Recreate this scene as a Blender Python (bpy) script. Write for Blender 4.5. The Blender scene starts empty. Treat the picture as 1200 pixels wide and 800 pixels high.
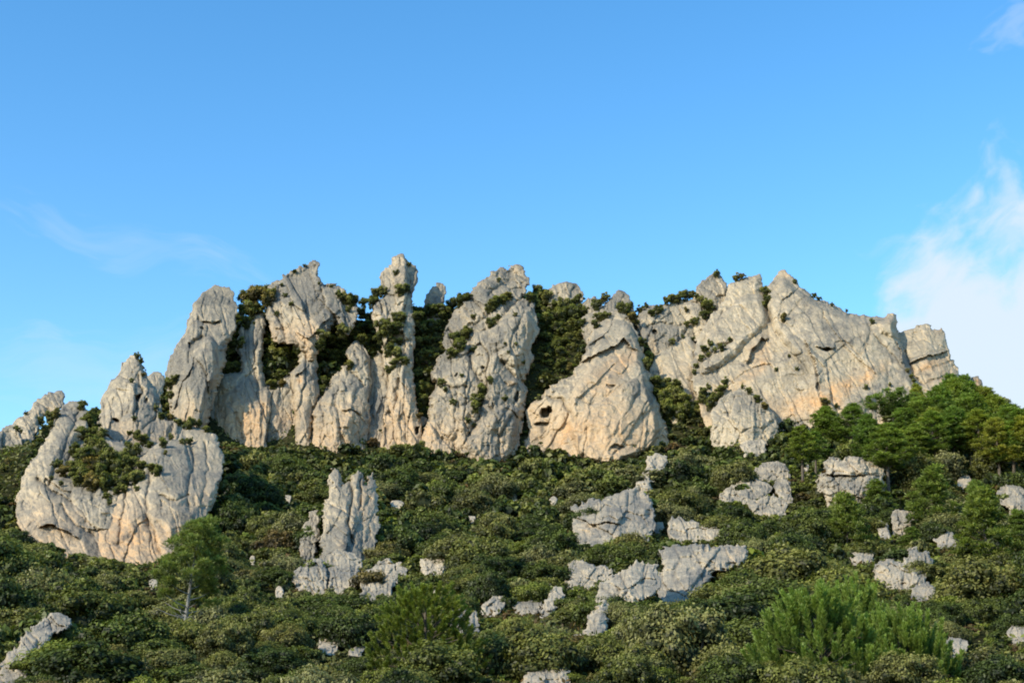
import bpy, math, random
import numpy as np
from mathutils import Vector

random.seed(5)
SC = bpy.context.scene
COL = SC.collection

# ------------------------------------------------------------------ camera
W, H = 1200.0, 800.0
F = 600.0 / math.tan(math.radians(20.0))
PITCH = math.radians(15.0)
CP, SP = math.cos(PITCH), math.sin(PITCH)

def at(px, py, Y):
    """the world point at distance Y (m north of the camera) seen at photo pixel px, py"""
    x = (np.asarray(px, float) - W / 2) / F
    y = (H / 2 - np.asarray(py, float)) / F
    t = Y / (CP - y * SP)
    return np.stack(np.broadcast_arrays(t * x, Y + 0 * t, t * (SP + y * CP)), -1)

def to_px(P):
    P = np.asarray(P, float)
    X, Y, Z = P[..., 0], P[..., 1], P[..., 2]
    dep = Y * CP + Z * SP
    up = -Y * SP + Z * CP
    return W / 2 + F * X / dep, H / 2 - F * up / dep

cam_d = bpy.data.cameras.new('camera')
cam = bpy.data.objects.new('camera', cam_d)
COL.objects.link(cam)
cam.rotation_euler = (math.radians(90) + PITCH, 0, 0)
cam_d.sensor_fit = 'HORIZONTAL'
cam_d.angle = math.radians(40.0)
cam_d.clip_end = 20000
cam_d.clip_start = 0.5
SC.camera = cam
SC.view_settings.view_transform = 'Standard'
SC.view_settings.look = 'None'
SC.cycles.filter_width = 1.9
SC.cycles.max_bounces = 6
SC.cycles.diffuse_bounces = 3
SC.cycles.transparent_max_bounces = 4

# ------------------------------------------------------------------ noise
def _hash(ix, iy, iz, seed):
    n = (ix.astype(np.int64) * 374761393 + iy.astype(np.int64) * 668265263 + iz.astype(np.int64) * 1440662683 + seed * 974634777) & 0xFFFFFFFF
    n = ((n ^ (n >> 13)) * 1274126177) & 0xFFFFFFFF
    n = ((n ^ (n >> 16)) * 2246822519) & 0xFFFFFFFF
    return ((n ^ (n >> 15)) & 0xFFFFFF) / float(0xFFFFFF)

def vnoise(x, y, z, seed=0):
    x = np.asarray(x, float); y = np.asarray(y, float) + 0 * x; z = np.asarray(z, float) + 0 * x
    x0, y0, z0 = np.floor(x), np.floor(y), np.floor(z)
    fx, fy, fz = x - x0, y - y0, z - z0
    fx = fx * fx * fx * (fx * (fx * 6 - 15) + 10); fy = fy * fy * fy * (fy * (fy * 6 - 15) + 10); fz = fz * fz * (3 - 2 * fz)
    r = 0
    for i in (0, 1):
        wx = fx if i else 1 - fx
        for j in (0, 1):
            wy = fy if j else 1 - fy
            for k in (0, 1):
                wz = fz if k else 1 - fz
                r = r + wx * wy * wz * _hash(x0 + i, y0 + j, z0 + k, seed)
    return r * 2 - 1

def fbm(x, y, z=0.0, oct=4, seed=0, gain=0.5):
    a, s, r = 1.0, 1.0, 0
    for o in range(oct):
        r = r + a * vnoise(x * s + 17.3 * o, y * s - 9.1 * o, z * s + 4.7 * o, seed + o)
        a *= gain; s *= 2.03
    return r

def ridged(x, y, oct=4, seed=0):
    a, s, r = 1.0, 1.0, 0
    for o in range(oct):
        r = r + a * (1 - 2 * np.abs(vnoise(x * s + 7.7 * o, y * s + 3.1 * o, 0, seed + o)))
        a *= 0.5; s *= 2.1
    return r

def voronoi(x, y, seed=0):
    """F1, F2, cell random numbers (3), offset to the nearest cell point"""
    x0, y0 = np.floor(x), np.floor(y)
    z = np.zeros_like(x0)
    f1 = np.full(x.shape, 9.0); f2 = f1.copy()
    best = [np.zeros_like(f1) for _ in range(5)]
    for i in (-1, 0, 1):
        for j in (-1, 0, 1):
            cx, cy = x0 + i, y0 + j
            dx = cx + _hash(cx, cy, z, seed) - x
            dy = cy + _hash(cx, cy, z, seed + 11) - y
            d = np.hypot(dx, dy)
            m = d < f1
            f2 = np.where(m, f1, np.minimum(f2, d))
            f1 = np.where(m, d, f1)
            for k, v in enumerate((_hash(cx, cy, z, seed + 21), _hash(cx, cy, z, seed + 31), _hash(cx, cy, z, seed + 41), -dx, -dy)):
                best[k] = np.where(m, v, best[k])
    return f1, f2, best

def sstep(a, b, x):
    t = np.clip((x - a) / (b - a), 0, 1)
    return t * t * (3 - 2 * t)

# ------------------------------------------------------------------ mesh and object helpers
def mesh_from(name, verts, quads, attrs=None, smooth=False, tris=False):
    me = bpy.data.meshes.new(name)
    k = 3 if tris else 4
    verts = np.ascontiguousarray(verts, np.float32); quads = np.ascontiguousarray(quads, np.int32)
    me.vertices.add(len(verts)); me.vertices.foreach_set('co', verts.ravel())
    me.loops.add(len(quads) * k); me.loops.foreach_set('vertex_index', quads.ravel())
    me.polygons.add(len(quads)); me.polygons.foreach_set('loop_start', np.arange(len(quads), dtype=np.int32) * k)
    if smooth:
        me.polygons.foreach_set('use_smooth', np.ones(len(quads), bool))
    for n, v in (attrs or {}).items():
        a = me.attributes.new(n, 'FLOAT', 'POINT')
        a.data.foreach_set('value', np.ascontiguousarray(v, np.float32))
    me.update(calc_edges=True)
    return me

def link(name, data, parent=None, mat=None):
    o = bpy.data.objects.new(name, data)
    COL.objects.link(o)
    if parent is not None:
        o.parent = parent
    if mat is not None and data is not None and not data.materials:
        data.materials.append(mat)
    return o

def tag(o, label=None, cat=None, group=None, kind=None):
    if label: o['label'] = label
    if cat: o['category'] = cat
    if group: o['group'] = group
    if kind: o['kind'] = kind
    return o

# ------------------------------------------------------------------ materials
class NT:
    def __init__(s, name):
        s.m = bpy.data.materials.new(name); s.m.use_nodes = True
        s.t = s.m.node_tree; s.t.nodes.clear()
    def n(s, typ, ins=None, **kw):
        nd = s.t.nodes.new(typ)
        for k, v in kw.items(): setattr(nd, k, v)
        for k, v in (ins or {}).items():
            if hasattr(v, 'is_output'): s.t.links.new(v, nd.inputs[k])
            else: nd.inputs[k].default_value = v
        return nd
    def noise(s, vec, scale, detail=4, rough=0.55):
        return s.n('ShaderNodeTexNoise', {'Vector': vec, 'Scale': scale, 'Detail': detail, 'Roughness': rough}).outputs['Fac']
    def ramp(s, fac, stops, interp='LINEAR'):
        r = s.n('ShaderNodeValToRGB', {'Fac': fac}); r.color_ramp.interpolation = interp
        e = r.color_ramp.elements
        while len(e) < len(stops): e.new(0.5)
        for q, (p, c) in zip(e, stops):
            q.position = p; q.color = (*c, 1) if len(c) == 3 else c
        return r.outputs['Color']
    def mix(s, fac, a, b, typ='MIX'):
        nd = s.n('ShaderNodeMix', data_type='RGBA', blend_type=typ)
        for key, v in ((0, fac), (6, a), (7, b)):
            if hasattr(v, 'is_output'): s.t.links.new(v, nd.inputs[key])
            else: nd.inputs[key].default_value = (*v, 1) if isinstance(v, tuple) and len(v) == 3 else v
        return nd.outputs[2]
    def math(s, op, a, b=0.0, c=0.0, clamp=False):
        nd = s.n('ShaderNodeMath', operation=op, use_clamp=clamp)
        for i, v in enumerate((a, b, c)):
            if hasattr(v, 'is_output'): s.t.links.new(v, nd.inputs[i])
            else: nd.inputs[i].default_value = v
        return nd.outputs[0]
    def rng(s, v, a, b, c=0.0, d=1.0):
        nd = s.n('ShaderNodeMapRange', {'Value': v, 1: a, 2: b, 3: c, 4: d}, interpolation_type='SMOOTHSTEP')
        return nd.outputs[0]
    def attr(s, name):
        return s.n('ShaderNodeAttribute', attribute_name=name).outputs['Fac']
    def pos(s, scale=(1, 1, 1), rot=(0, 0, 0)):
        g = s.n('ShaderNodeNewGeometry').outputs['Position']
        return s.n('ShaderNodeMapping', {'Vector': g, 'Scale': scale, 'Rotation': rot}).outputs[0]

def rock_material(name, k=1.0, streak=1.0, pale=0.0, top=0.55):
    """weathered limestone: k scales the texture (smaller rocks carry finer marks)"""
    s = NT(name)
    P = s.pos((k, k, k)); PS = s.pos((1.1 * k, 1.1 * k, 0.13 * k))
    big = s.noise(P, 0.16, 5, 0.6)
    mid = s.noise(P, 0.7, 6, 0.65)
    fin = s.noise(P, 3.2, 6, 0.7)
    stk = s.noise(PS, 0.9, 5, 0.6)
    warm = s.attr('warm'); grey = s.attr('grey')
    beige = s.mix(s.rng(mid, 0.3, 0.7), (0.43, 0.345, 0.222), (0.54, 0.445, 0.305))
    ochre = s.mix(s.rng(fin, 0.35, 0.7), (0.58, 0.335, 0.155), (0.59, 0.405, 0.225))
    c = s.mix(warm, beige, ochre)
    greyc = s.mix(s.rng(fin, 0.3, 0.7), (0.150, 0.135, 0.108), (0.30, 0.265, 0.205))
    g = s.math('ADD', grey, s.math('MULTIPLY', s.rng(big, 0.44, 0.62), 0.85))
    g = s.math('ADD', g, s.math('MULTIPLY', s.rng(stk, 0.52, 0.68), 0.55 * streak))
    g = s.math('MULTIPLY', g, s.math('SUBTRACT', 1.0, s.math('MULTIPLY', warm, 0.75)), clamp=True)
    c = s.mix(g, c, greyc)
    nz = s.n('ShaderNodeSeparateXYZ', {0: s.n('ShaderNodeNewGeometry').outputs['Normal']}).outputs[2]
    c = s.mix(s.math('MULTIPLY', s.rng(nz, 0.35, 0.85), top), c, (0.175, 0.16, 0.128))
    # dark lichen freckles and water marks
    spot = s.math('MULTIPLY', s.rng(s.noise(P, 1.7, 7, 0.75), 0.56, 0.70), 0.55)
    c = s.mix(spot, c, (0.10, 0.094, 0.08))
    c = s.mix(s.math('MULTIPLY', s.rng(s.noise(P, 9.0, 4, 0.7), 0.55, 0.75), 0.45), c, (0.17, 0.155, 0.125))
    c = s.mix(s.math('MULTIPLY', s.attr('dark'), 0.9), c, (0.05, 0.047, 0.04))  # joints and grooves darkened, shade painted into the pits
    if pale: c = s.mix(pale, c, (0.50, 0.43, 0.32))
    h = s.math('ADD', s.math('MULTIPLY', mid, 1.0), s.math('MULTIPLY', fin, 0.55))
    PV = s.pos((k, k, 0.5 * k), (0.25, 0.4, 0))
    vor = s.n('ShaderNodeTexVoronoi', {'Vector': s.mix(0.8, PV, s.n('ShaderNodeTexNoise', {'Vector': PV, 'Scale': 0.9, 'Detail': 5.0}).outputs['Color'], 'ADD'), 'Scale': 0.55}, feature='DISTANCE_TO_EDGE').outputs['Distance']
    crack = s.rng(vor, 0.0, 0.05)
    h = s.math('ADD', h, s.math('MULTIPLY', crack, 0.22))
    c = s.mix(s.math('MULTIPLY', s.math('SUBTRACT', 1.0, crack), 0.22), c, (0.09, 0.08, 0.065))
    run = s.math('MULTIPLY', s.rng(s.noise(s.pos((0.9 * k, 0.9 * k, 0.07 * k), (0, 0.12, 0)), 0.8, 6, 0.65), 0.55, 0.70), 0.8 * streak)
    c = s.mix(s.math('MULTIPLY', run, s.rng(big, 0.35, 0.55)), c, (0.085, 0.08, 0.07))
    h = s.math('ADD', h, s.math('MULTIPLY', stk, 0.5 * streak))
    b = s.n('ShaderNodeBump', {'Height': h, 'Strength': 0.42, 'Distance': 0.35 / k}).outputs[0]
    d = s.n('ShaderNodeBsdfPrincipled', {'Base Color': c, 'Roughness': 0.92, 'Normal': b})
    d.inputs['Specular IOR Level'].default_value = 0.15
    s.n('ShaderNodeOutputMaterial', {0: d.outputs[0]})
    return s.m

def leaf_material(name, stops, rnd=True, bright=1.0, trans=0.22):
    """foliage: hue picks a colour from stops, tone (per leaf) paints shade into inner leaves and light onto upper outer ones"""
    s = NT(name)
    tone = s.attr('tone'); hue = s.attr('hue')
    if rnd:
        hue = s.math('FRACT', s.math('ADD', hue, s.n('ShaderNodeObjectInfo').outputs['Random']))
    c = s.ramp(hue, stops)
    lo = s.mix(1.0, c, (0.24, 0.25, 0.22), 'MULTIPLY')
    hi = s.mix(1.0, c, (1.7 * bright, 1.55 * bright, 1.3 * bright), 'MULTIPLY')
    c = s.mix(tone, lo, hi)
    d = s.n('ShaderNodeBsdfDiffuse', {'Color': c})
    t = s.n('ShaderNodeBsdfTranslucent', {'Color': s.mix(1.0, c, (1.1, 1.15, 0.5), 'MULTIPLY')})
    m = s.n('ShaderNodeMixShader', {0: trans, 1: d.outputs[0], 2: t.outputs[0]})
    gl = s.n('ShaderNodeBsdfGlossy', {'Color': (1, 1, 1, 1), 'Roughness': 0.5})
    m2 = s.n('ShaderNodeMixShader', {0: 0.018, 1: m.outputs[0], 2: gl.outputs[0]})
    s.n('ShaderNodeOutputMaterial', {0: m2.outputs[0]})
    return s.m

def bark_material(name, a, b):
    s = NT(name)
    P = s.pos((1, 1, 0.25))
    c = s.mix(s.rng(s.noise(P, 9, 5), 0.35, 0.65), a, b)
    bm = s.n('ShaderNodeBump', {'Height': s.noise(P, 14, 5), 'Strength': 0.6, 'Distance': 0.05}).outputs[0]
    d = s.n('ShaderNodeBsdfDiffuse', {'Color': c, 'Normal': bm})
    s.n('ShaderNodeOutputMaterial', {0: d.outputs[0]})
    return s.m

def ground_material():
    s = NT('scrub_soil')
    P = s.pos()
    c = s.ramp(s.noise(P, 0.25, 6, 0.65), [(0.30, (0.026, 0.032, 0.012)), (0.48, (0.048, 0.050, 0.020)), (0.62, (0.075, 0.062, 0.032)), (0.8, (0.11, 0.10, 0.07))])
    c = s.mix(s.rng(s.noise(P, 2.5, 5), 0.4, 0.7), c, (0.03, 0.034, 0.014))
    b = s.n('ShaderNodeBump', {'Height': s.noise(P, 2.0, 8, 0.7), 'Strength': 1.0, 'Distance': 0.5}).outputs[0]
    d = s.n('ShaderNodeBsdfDiffuse', {'Color': c, 'Normal': b})
    s.n('ShaderNodeOutputMaterial', {0: d.outputs[0]})
    return s.m

DARK, GREEN, OLIVE = (0.044, 0.066, 0.016), (0.094, 0.124, 0.026), (0.158, 0.166, 0.044)
GREYG, YELL, BROWN = (0.188, 0.194, 0.084), (0.160, 0.200, 0.028), (0.135, 0.092, 0.036)
M_CLIFF = rock_material('cliff_limestone', 1.0)
M_BOULD = rock_material('boulder_limestone', 2.2, 0.7, 0.08, 0.2)
M_STONE = rock_material('small_stone_limestone', 3.2, 0.3, 0.25, 0.1)
M_OAK = leaf_material('holm_oak_leaves', [(0.0, DARK), (0.45, GREEN), (0.75, OLIVE), (1.0, GREYG)])
M_SHRUB = leaf_material('garrigue_leaves', [(0.0, GREEN), (0.3, OLIVE), (0.55, GREYG), (0.75, YELL), (0.9, OLIVE), (1.0, BROWN)])
M_CLIFFBUSH = leaf_material('cliff_bush_leaves', [(0.0, (0.085, 0.105, 0.020)), (0.5, (0.115, 0.130, 0.026)), (0.9, OLIVE), (1.0, (0.16, 0.125, 0.030))], bright=1.2)
M_MASS = leaf_material('undergrowth_leaves', [(0.0, DARK), (0.25, GREEN), (0.45, OLIVE), (0.62, GREYG), (0.76, YELL), (0.86, GREEN), (0.92, BROWN), (1.0, BROWN)], rnd=False)
M_PINE = leaf_material('pine_needles', [(0.0, (0.125, 0.205, 0.036)), (0.5, (0.165, 0.240, 0.040)), (0.85, (0.200, 0.255, 0.040)), (1.0, (0.250, 0.270, 0.040))], trans=0.4)
M_SPINE = leaf_material('spreading_pine_needles', [(0.0, (0.165, 0.225, 0.055)), (1.0, (0.180, 0.235, 0.058))], trans=0.35)
M_YPINE = leaf_material('young_pine_needles', [(0.0, (0.125, 0.185, 0.034)), (1.0, (0.160, 0.205, 0.036))], trans=0.35)
M_FPINE = leaf_material('bright_pine_needles', [(0.0, (0.165, 0.250, 0.052)), (1.0, (0.180, 0.258, 0.056))], trans=0.4)
M_BARK = bark_material('grey_bark', (0.085, 0.068, 0.05), (0.16, 0.135, 0.105))
M_SILVER = bark_material('silvery_dead_wood', (0.17, 0.16, 0.14), (0.27, 0.26, 0.23))
M_GROUND = ground_material()

# ------------------------------------------------------------------ sun and sky
SUN = Vector((-0.66, -0.55, 0.52)).normalized()
sl = bpy.data.lights.new('sun', 'SUN'); sl.energy = 5.0; sl.angle = math.radians(0.53); sl.color = (1.0, 0.90, 0.72)
so = bpy.data.objects.new('sun', sl); COL.objects.link(so)
so.rotation_euler = SUN.to_track_quat('Z', 'Y').to_euler(); so.location = (-60, -40, 120)

def view_dir(px, py):
    v = at(px, py, 100.0); return Vector(v).normalized()

def make_world():
    w = bpy.data.worlds.new('World'); SC.world = w; w.use_nodes = True
    t = w.node_tree; t.nodes.clear()
    s = NT.__new__(NT); s.t = t
    sky = s.n('ShaderNodeTexSky', sky_type='NISHITA', sun_disc=False, sun_elevation=math.asin(SUN.z), sun_rotation=math.atan2(SUN.x, SUN.y),
              altitude=300.0, air_density=1.0, dust_density=0.3, ozone_density=1.6)
    hs = s.n('ShaderNodeHueSaturation', {'Color': sky.outputs[0], 'Hue': 0.496, 'Saturation': 1.32, 'Value': 1.85})
    d = s.n('ShaderNodeTexCoord').outputs['Generated']
    warp = s.n('ShaderNodeTexNoise', {'Vector': d, 'Scale': 7.0, 'Detail': 3.0}).outputs['Color']
    wv = s.n('ShaderNodeVectorMath', {0: warp, 1: (0.5, 0.5, 0.5)}, operation='SUBTRACT').outputs[0]
    wv = s.n('ShaderNodeVectorMath', {0: wv, 'Scale': 0.10}, operation='SCALE').outputs[0]
    dv = s.n('ShaderNodeVectorMath', {0: d, 1: wv}, operation='ADD').outputs[0]
    def cloud(cx, cy, rx, ry, ang, lo, hi, scale, amt, detail=6):
        """a patch of cloud round one direction: soft ellipse times stretched noise"""
        c = view_dir(cx, cy); r = c.cross(Vector((0, 0, 1))).normalized(); u = r.cross(c)
        a = math.radians(ang); e1 = r * math.cos(a) + u * math.sin(a); e2 = u * math.cos(a) - r * math.sin(a)
        off = s.n('ShaderNodeVectorMath', {0: dv, 1: tuple(c)}, operation='SUBTRACT').outputs[0]
        p = s.n('ShaderNodeVectorMath', {0: off, 1: tuple(e1 * (F / rx))}, operation='DOT_PRODUCT').outputs['Value']
        q = s.n('ShaderNodeVectorMath', {0: off, 1: tuple(e2 * (F / ry))}, operation='DOT_PRODUCT').outputs['Value']
        dist = s.math('SQRT', s.math('ADD', s.math('MULTIPLY', p, p), s.math('MULTIPLY', q, q)))
        xyz = s.n('ShaderNodeCombineXYZ', {0: p, 1: q, 2: cx * 0.01}).outputs[0]
        n = s.n('ShaderNodeTexNoise', {'Vector': xyz, 'Scale': scale, 'Detail': detail, 'Roughness': 0.52}).outputs['Fac']
        k = s.math('SUBTRACT', s.math('ADD', n, 0.28), s.math('MULTIPLY', dist, 0.42))
        return s.math('MULTIPLY', s.rng(k, lo, hi), amt)
    cl = None
    for a in CLOUDS:
        x = cloud(*a)
        cl = x if cl is None else s.math('MAXIMUM', cl, x)
    white = (5.2, 5.9, 6.6, 1.0)
    mixc = s.mix(cl, hs.outputs[0], white)
    bg = s.n('ShaderNodeBackground', {'Color': mixc, 'Strength': SKY})
    s.n('ShaderNodeOutputWorld', {0: bg.outputs[0]})

SKY = 0.15
CLOUDS = [
    (1188, 388, 175, 115, 28, 0.24, 0.54, 1.9, 0.93, 9),
    (1150, 350, 110, 40, 30, 0.30, 0.70, 2.0, 0.7, 9),
    (1195, 255, 60, 60, 30, 0.30, 0.70, 1.9, 0.55, 9),
    (1195, 42, 50, 16, 35, 0.30, 0.75, 1.6, 0.25, 8),
    (115, 285, 110, 20, -16, 0.30, 0.85, 1.9, 0.15, 8),
    (225, 326, 110, 24, -8, 0.30, 0.85, 1.9, 0.16, 8),
    (110, 440, 190, 40, 6, 0.25, 0.85, 2.0, 0.2, 8),
    (40, 408, 60, 18, 0, 0.30, 0.85, 1.8, 0.18, 8),
]
make_world()

# ------------------------------------------------------------------ terrain
CTRL = [(px, 840, 30) for px in (-200, 200, 600, 1000, 1400)] + \
       [(px, 740, 62) for px in (-150, 150, 450, 750, 1050, 1350)] + \
       [(px, 690, 86) for px in (-100, 150, 450, 750, 1050, 1300)] + \
       [(px, 640, 115) for px in (300, 500, 700, 900, 1100, 1300)] + \
       [(px, 600, 144) for px in (300, 500, 700, 900, 1080, 1300)] + \
       [(px, 560, 178) for px in (300, 450, 600, 750, 900)] + \
       [(px, 527, 212) for px in (300, 450, 600, 740)] + \
       [(820, 510, 212), (930, 497, 212), (1030, 500, 207), (1110, 480, 212), (1000, 540, 180), (1060, 570, 150), (1180, 572, 150), (1180, 530, 180), (1180, 508, 205), (1280, 560, 160), (1280, 540, 205)] + \
       [(-80, 655, 112), (30, 640, 118), (150, 662, 118), (215, 640, 125), (270, 575, 165), (-60, 600, 135), (20, 585, 140), (90, 560, 150), (150, 550, 152), (220, 525, 175), (20, 530, 165), (100, 515, 170), (180, 490, 195), (240, 520, 206)] + \
       [(-80, 545, 195), (20, 535, 200), (100, 515, 210), (160, 480, 225), (205, 460, 236), (240, 430, 236), (270, 392, 236), (300, 366, 236), (340, 370, 236), (400, 380, 236), (440, 378, 236), (500, 366, 236), (550, 362, 236),
        (620, 360, 236), (680, 360, 236), (740, 376, 236), (800, 366, 236), (860, 372, 236), (920, 374, 236), (980, 392, 236), (1040, 415, 236), (1090, 446, 234), (1150, 480, 232), (1250, 520, 230)]
pts = np.array([at(*c) for c in CTRL])
extra = [(x, y, -1.7) for x in (-40, 0, 40) for y in (-15, 0, 8)]
for px, py, Y in CTRL:                       # beyond the ridge the land falls away again
    if Y >= 228:
        p = at(px, py, Y); extra += [(p[0] * 1.05, 268, p[2] - 18), (p[0] * 1.05, 300, p[2] - 34)]
pts = np.concatenate([pts, np.array(extra)])
def _k(r): return r
RB = None
def rbf_fit():
    global RB
    A = np.linalg.norm(pts[:, None, :2] - pts[None, :, :2], axis=-1)
    n = len(pts)
    M = np.zeros((n + 3, n + 3)); M[:n, :n] = A + np.eye(n) * 0.6
    M[:n, n] = 1; M[:n, n + 1:n + 3] = pts[:, :2] / 100; M[n:, :n] = M[:n, n:].T
    RB = np.linalg.solve(M, np.concatenate([pts[:, 2], np.zeros(3)]))
rbf_fit()
def rbf(X, Y):
    out = np.zeros(X.shape)
    for w, p in zip(RB[:-3], pts):
        out += w * np.hypot(X - p[0], Y - p[1])
    return out + RB[-3] + RB[-2] * X / 100 + RB[-1] * Y / 100

fx = np.arange(-125, 125.1, 1.25); fy = np.arange(-5, 275.1, 1.25)
cx = np.array([-6000, -3000, -1500, -800, -450, -300, -220, -170, -145]); cy0 = np.array([-3000, -1200, -500, -200, -80, -30]); cy1 = np.array([290, 320, 370, 450, 600, 900, 1500, 3000, 7000])
GX = np.concatenate([cx, fx, -cx[::-1]]); GY = np.concatenate([cy0, fy, cy1])
XX, YY = np.meshgrid(GX, GY)
xc, yc = np.clip(XX, -130, 130), np.clip(YY, -25, 300)
ZZ = rbf(xc, yc)
away = np.hypot(XX - xc, YY - yc)
far_z = -2.0 + 8 * fbm(XX / 400, YY / 400, 0, 3, 5)
ZZ = ZZ + (far_z - ZZ) * sstep(0, 260, away)
inner = sstep(12, 40, YY) * (away < 1)
ZZ = ZZ + inner * (0.4 * fbm(XX / 14, YY / 14, 0, 3, 3) + 0.15 * fbm(XX / 3.1, YY / 3.1, 0, 2, 9))
nx, ny = len(GX), len(GY)
ii = (np.arange(ny - 1)[:, None] * nx + np.arange(nx - 1)[None, :]).ravel()
gm = mesh_from('ground', np.stack([XX, YY, ZZ], -1).reshape(-1, 3), np.stack([ii, ii + 1, ii + 1 + nx, ii + nx], -1), smooth=True)
ground = link('ground', gm, mat=M_GROUND); tag(ground, kind='structure')

ZF = ZZ[len(cy0):len(cy0) + len(fy), len(cx):len(cx) + len(fx)]
def zt(X, Y):
    u = np.clip((np.asarray(X, float) - fx[0]) / 1.25, 0, len(fx) - 1.001); v = np.clip((np.asarray(Y, float) - fy[0]) / 1.25, 0, len(fy) - 1.001)
    i, j = u.astype(int), v.astype(int); a, b = u - i, v - j
    return (ZF[j, i] * (1 - a) + ZF[j, i + 1] * a) * (1 - b) + (ZF[j + 1, i] * (1 - a) + ZF[j + 1, i + 1] * a) * b

_YS = np.arange(22, 268, 0.6)
def ground_hit(px, py):
    """distance Y at which the sight line through a photo pixel meets the ground (nan: none)"""
    px = np.atleast_1d(np.asarray(px, float)); py = np.atleast_1d(np.asarray(py, float))
    P = at(px[:, None], py[:, None], _YS[None, :])
    below = P[..., 2] < zt(P[..., 0], P[..., 1])
    k = below.argmax(1)
    return np.where(below.any(1), _YS[k], np.nan)

# ------------------------------------------------------------------ rocks
DEPTH = np.full((820, 1300), 1e9)          # distance of the rock surface seen along each sight line
OWNER = np.full((820, 1300), -1, int)
ROCKS = []

def chaikin(p, n=1):
    p = np.asarray(p, float)
    for _ in range(n):
        q = np.roll(p, -1, 0)
        p = np.stack([0.88 * p + 0.12 * q, 0.12 * p + 0.88 * q], 1).reshape(-1, 2)
    return p

def poly_sdf(X, Y, poly):
    d2 = np.full(X.shape, 1e18); ins = np.zeros(X.shape, bool)
    n = len(poly)
    for i in range(n):
        ax, ay = poly[i]; bx, by = poly[(i + 1) % n]
        ex, ey = bx - ax, by - ay
        L = ex * ex + ey * ey + 1e-12
        t = np.clip(((X - ax) * ex + (Y - ay) * ey) / L, 0, 1)
        d2 = np.minimum(d2, (X - ax - t * ex) ** 2 + (Y - ay - t * ey) ** 2)
        c = (ay > Y) != (by > Y)
        if ey != 0:
            ins ^= c & (X < ax + (Y - ay) / ey * ex)
    d = np.sqrt(d2)
    return np.where(ins, d, -d)

def seg_dist(X, Y, line):
    best = np.full(X.shape, 1e9); sgn = np.zeros(X.shape); along = np.zeros(X.shape)
    n = len(line) - 1
    for i in range(n):
        ax, ay = line[i]; bx, by = line[i + 1]
        ex, ey = bx - ax, by - ay; L = ex * ex + ey * ey + 1e-9
        t = np.clip(((X - ax) * ex + (Y - ay) * ey) / L, 0, 1)
        d = np.hypot(X - ax - t * ex, Y - ay - t * ey)
        m = d < best
        best = np.where(m, d, best)
        sgn = np.where(m, np.sign(ex * (Y - ay) - ey * (X - ax)), sgn)
        along = np.where(m, (i + t) / n, along)
    return best, sgn, along

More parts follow.
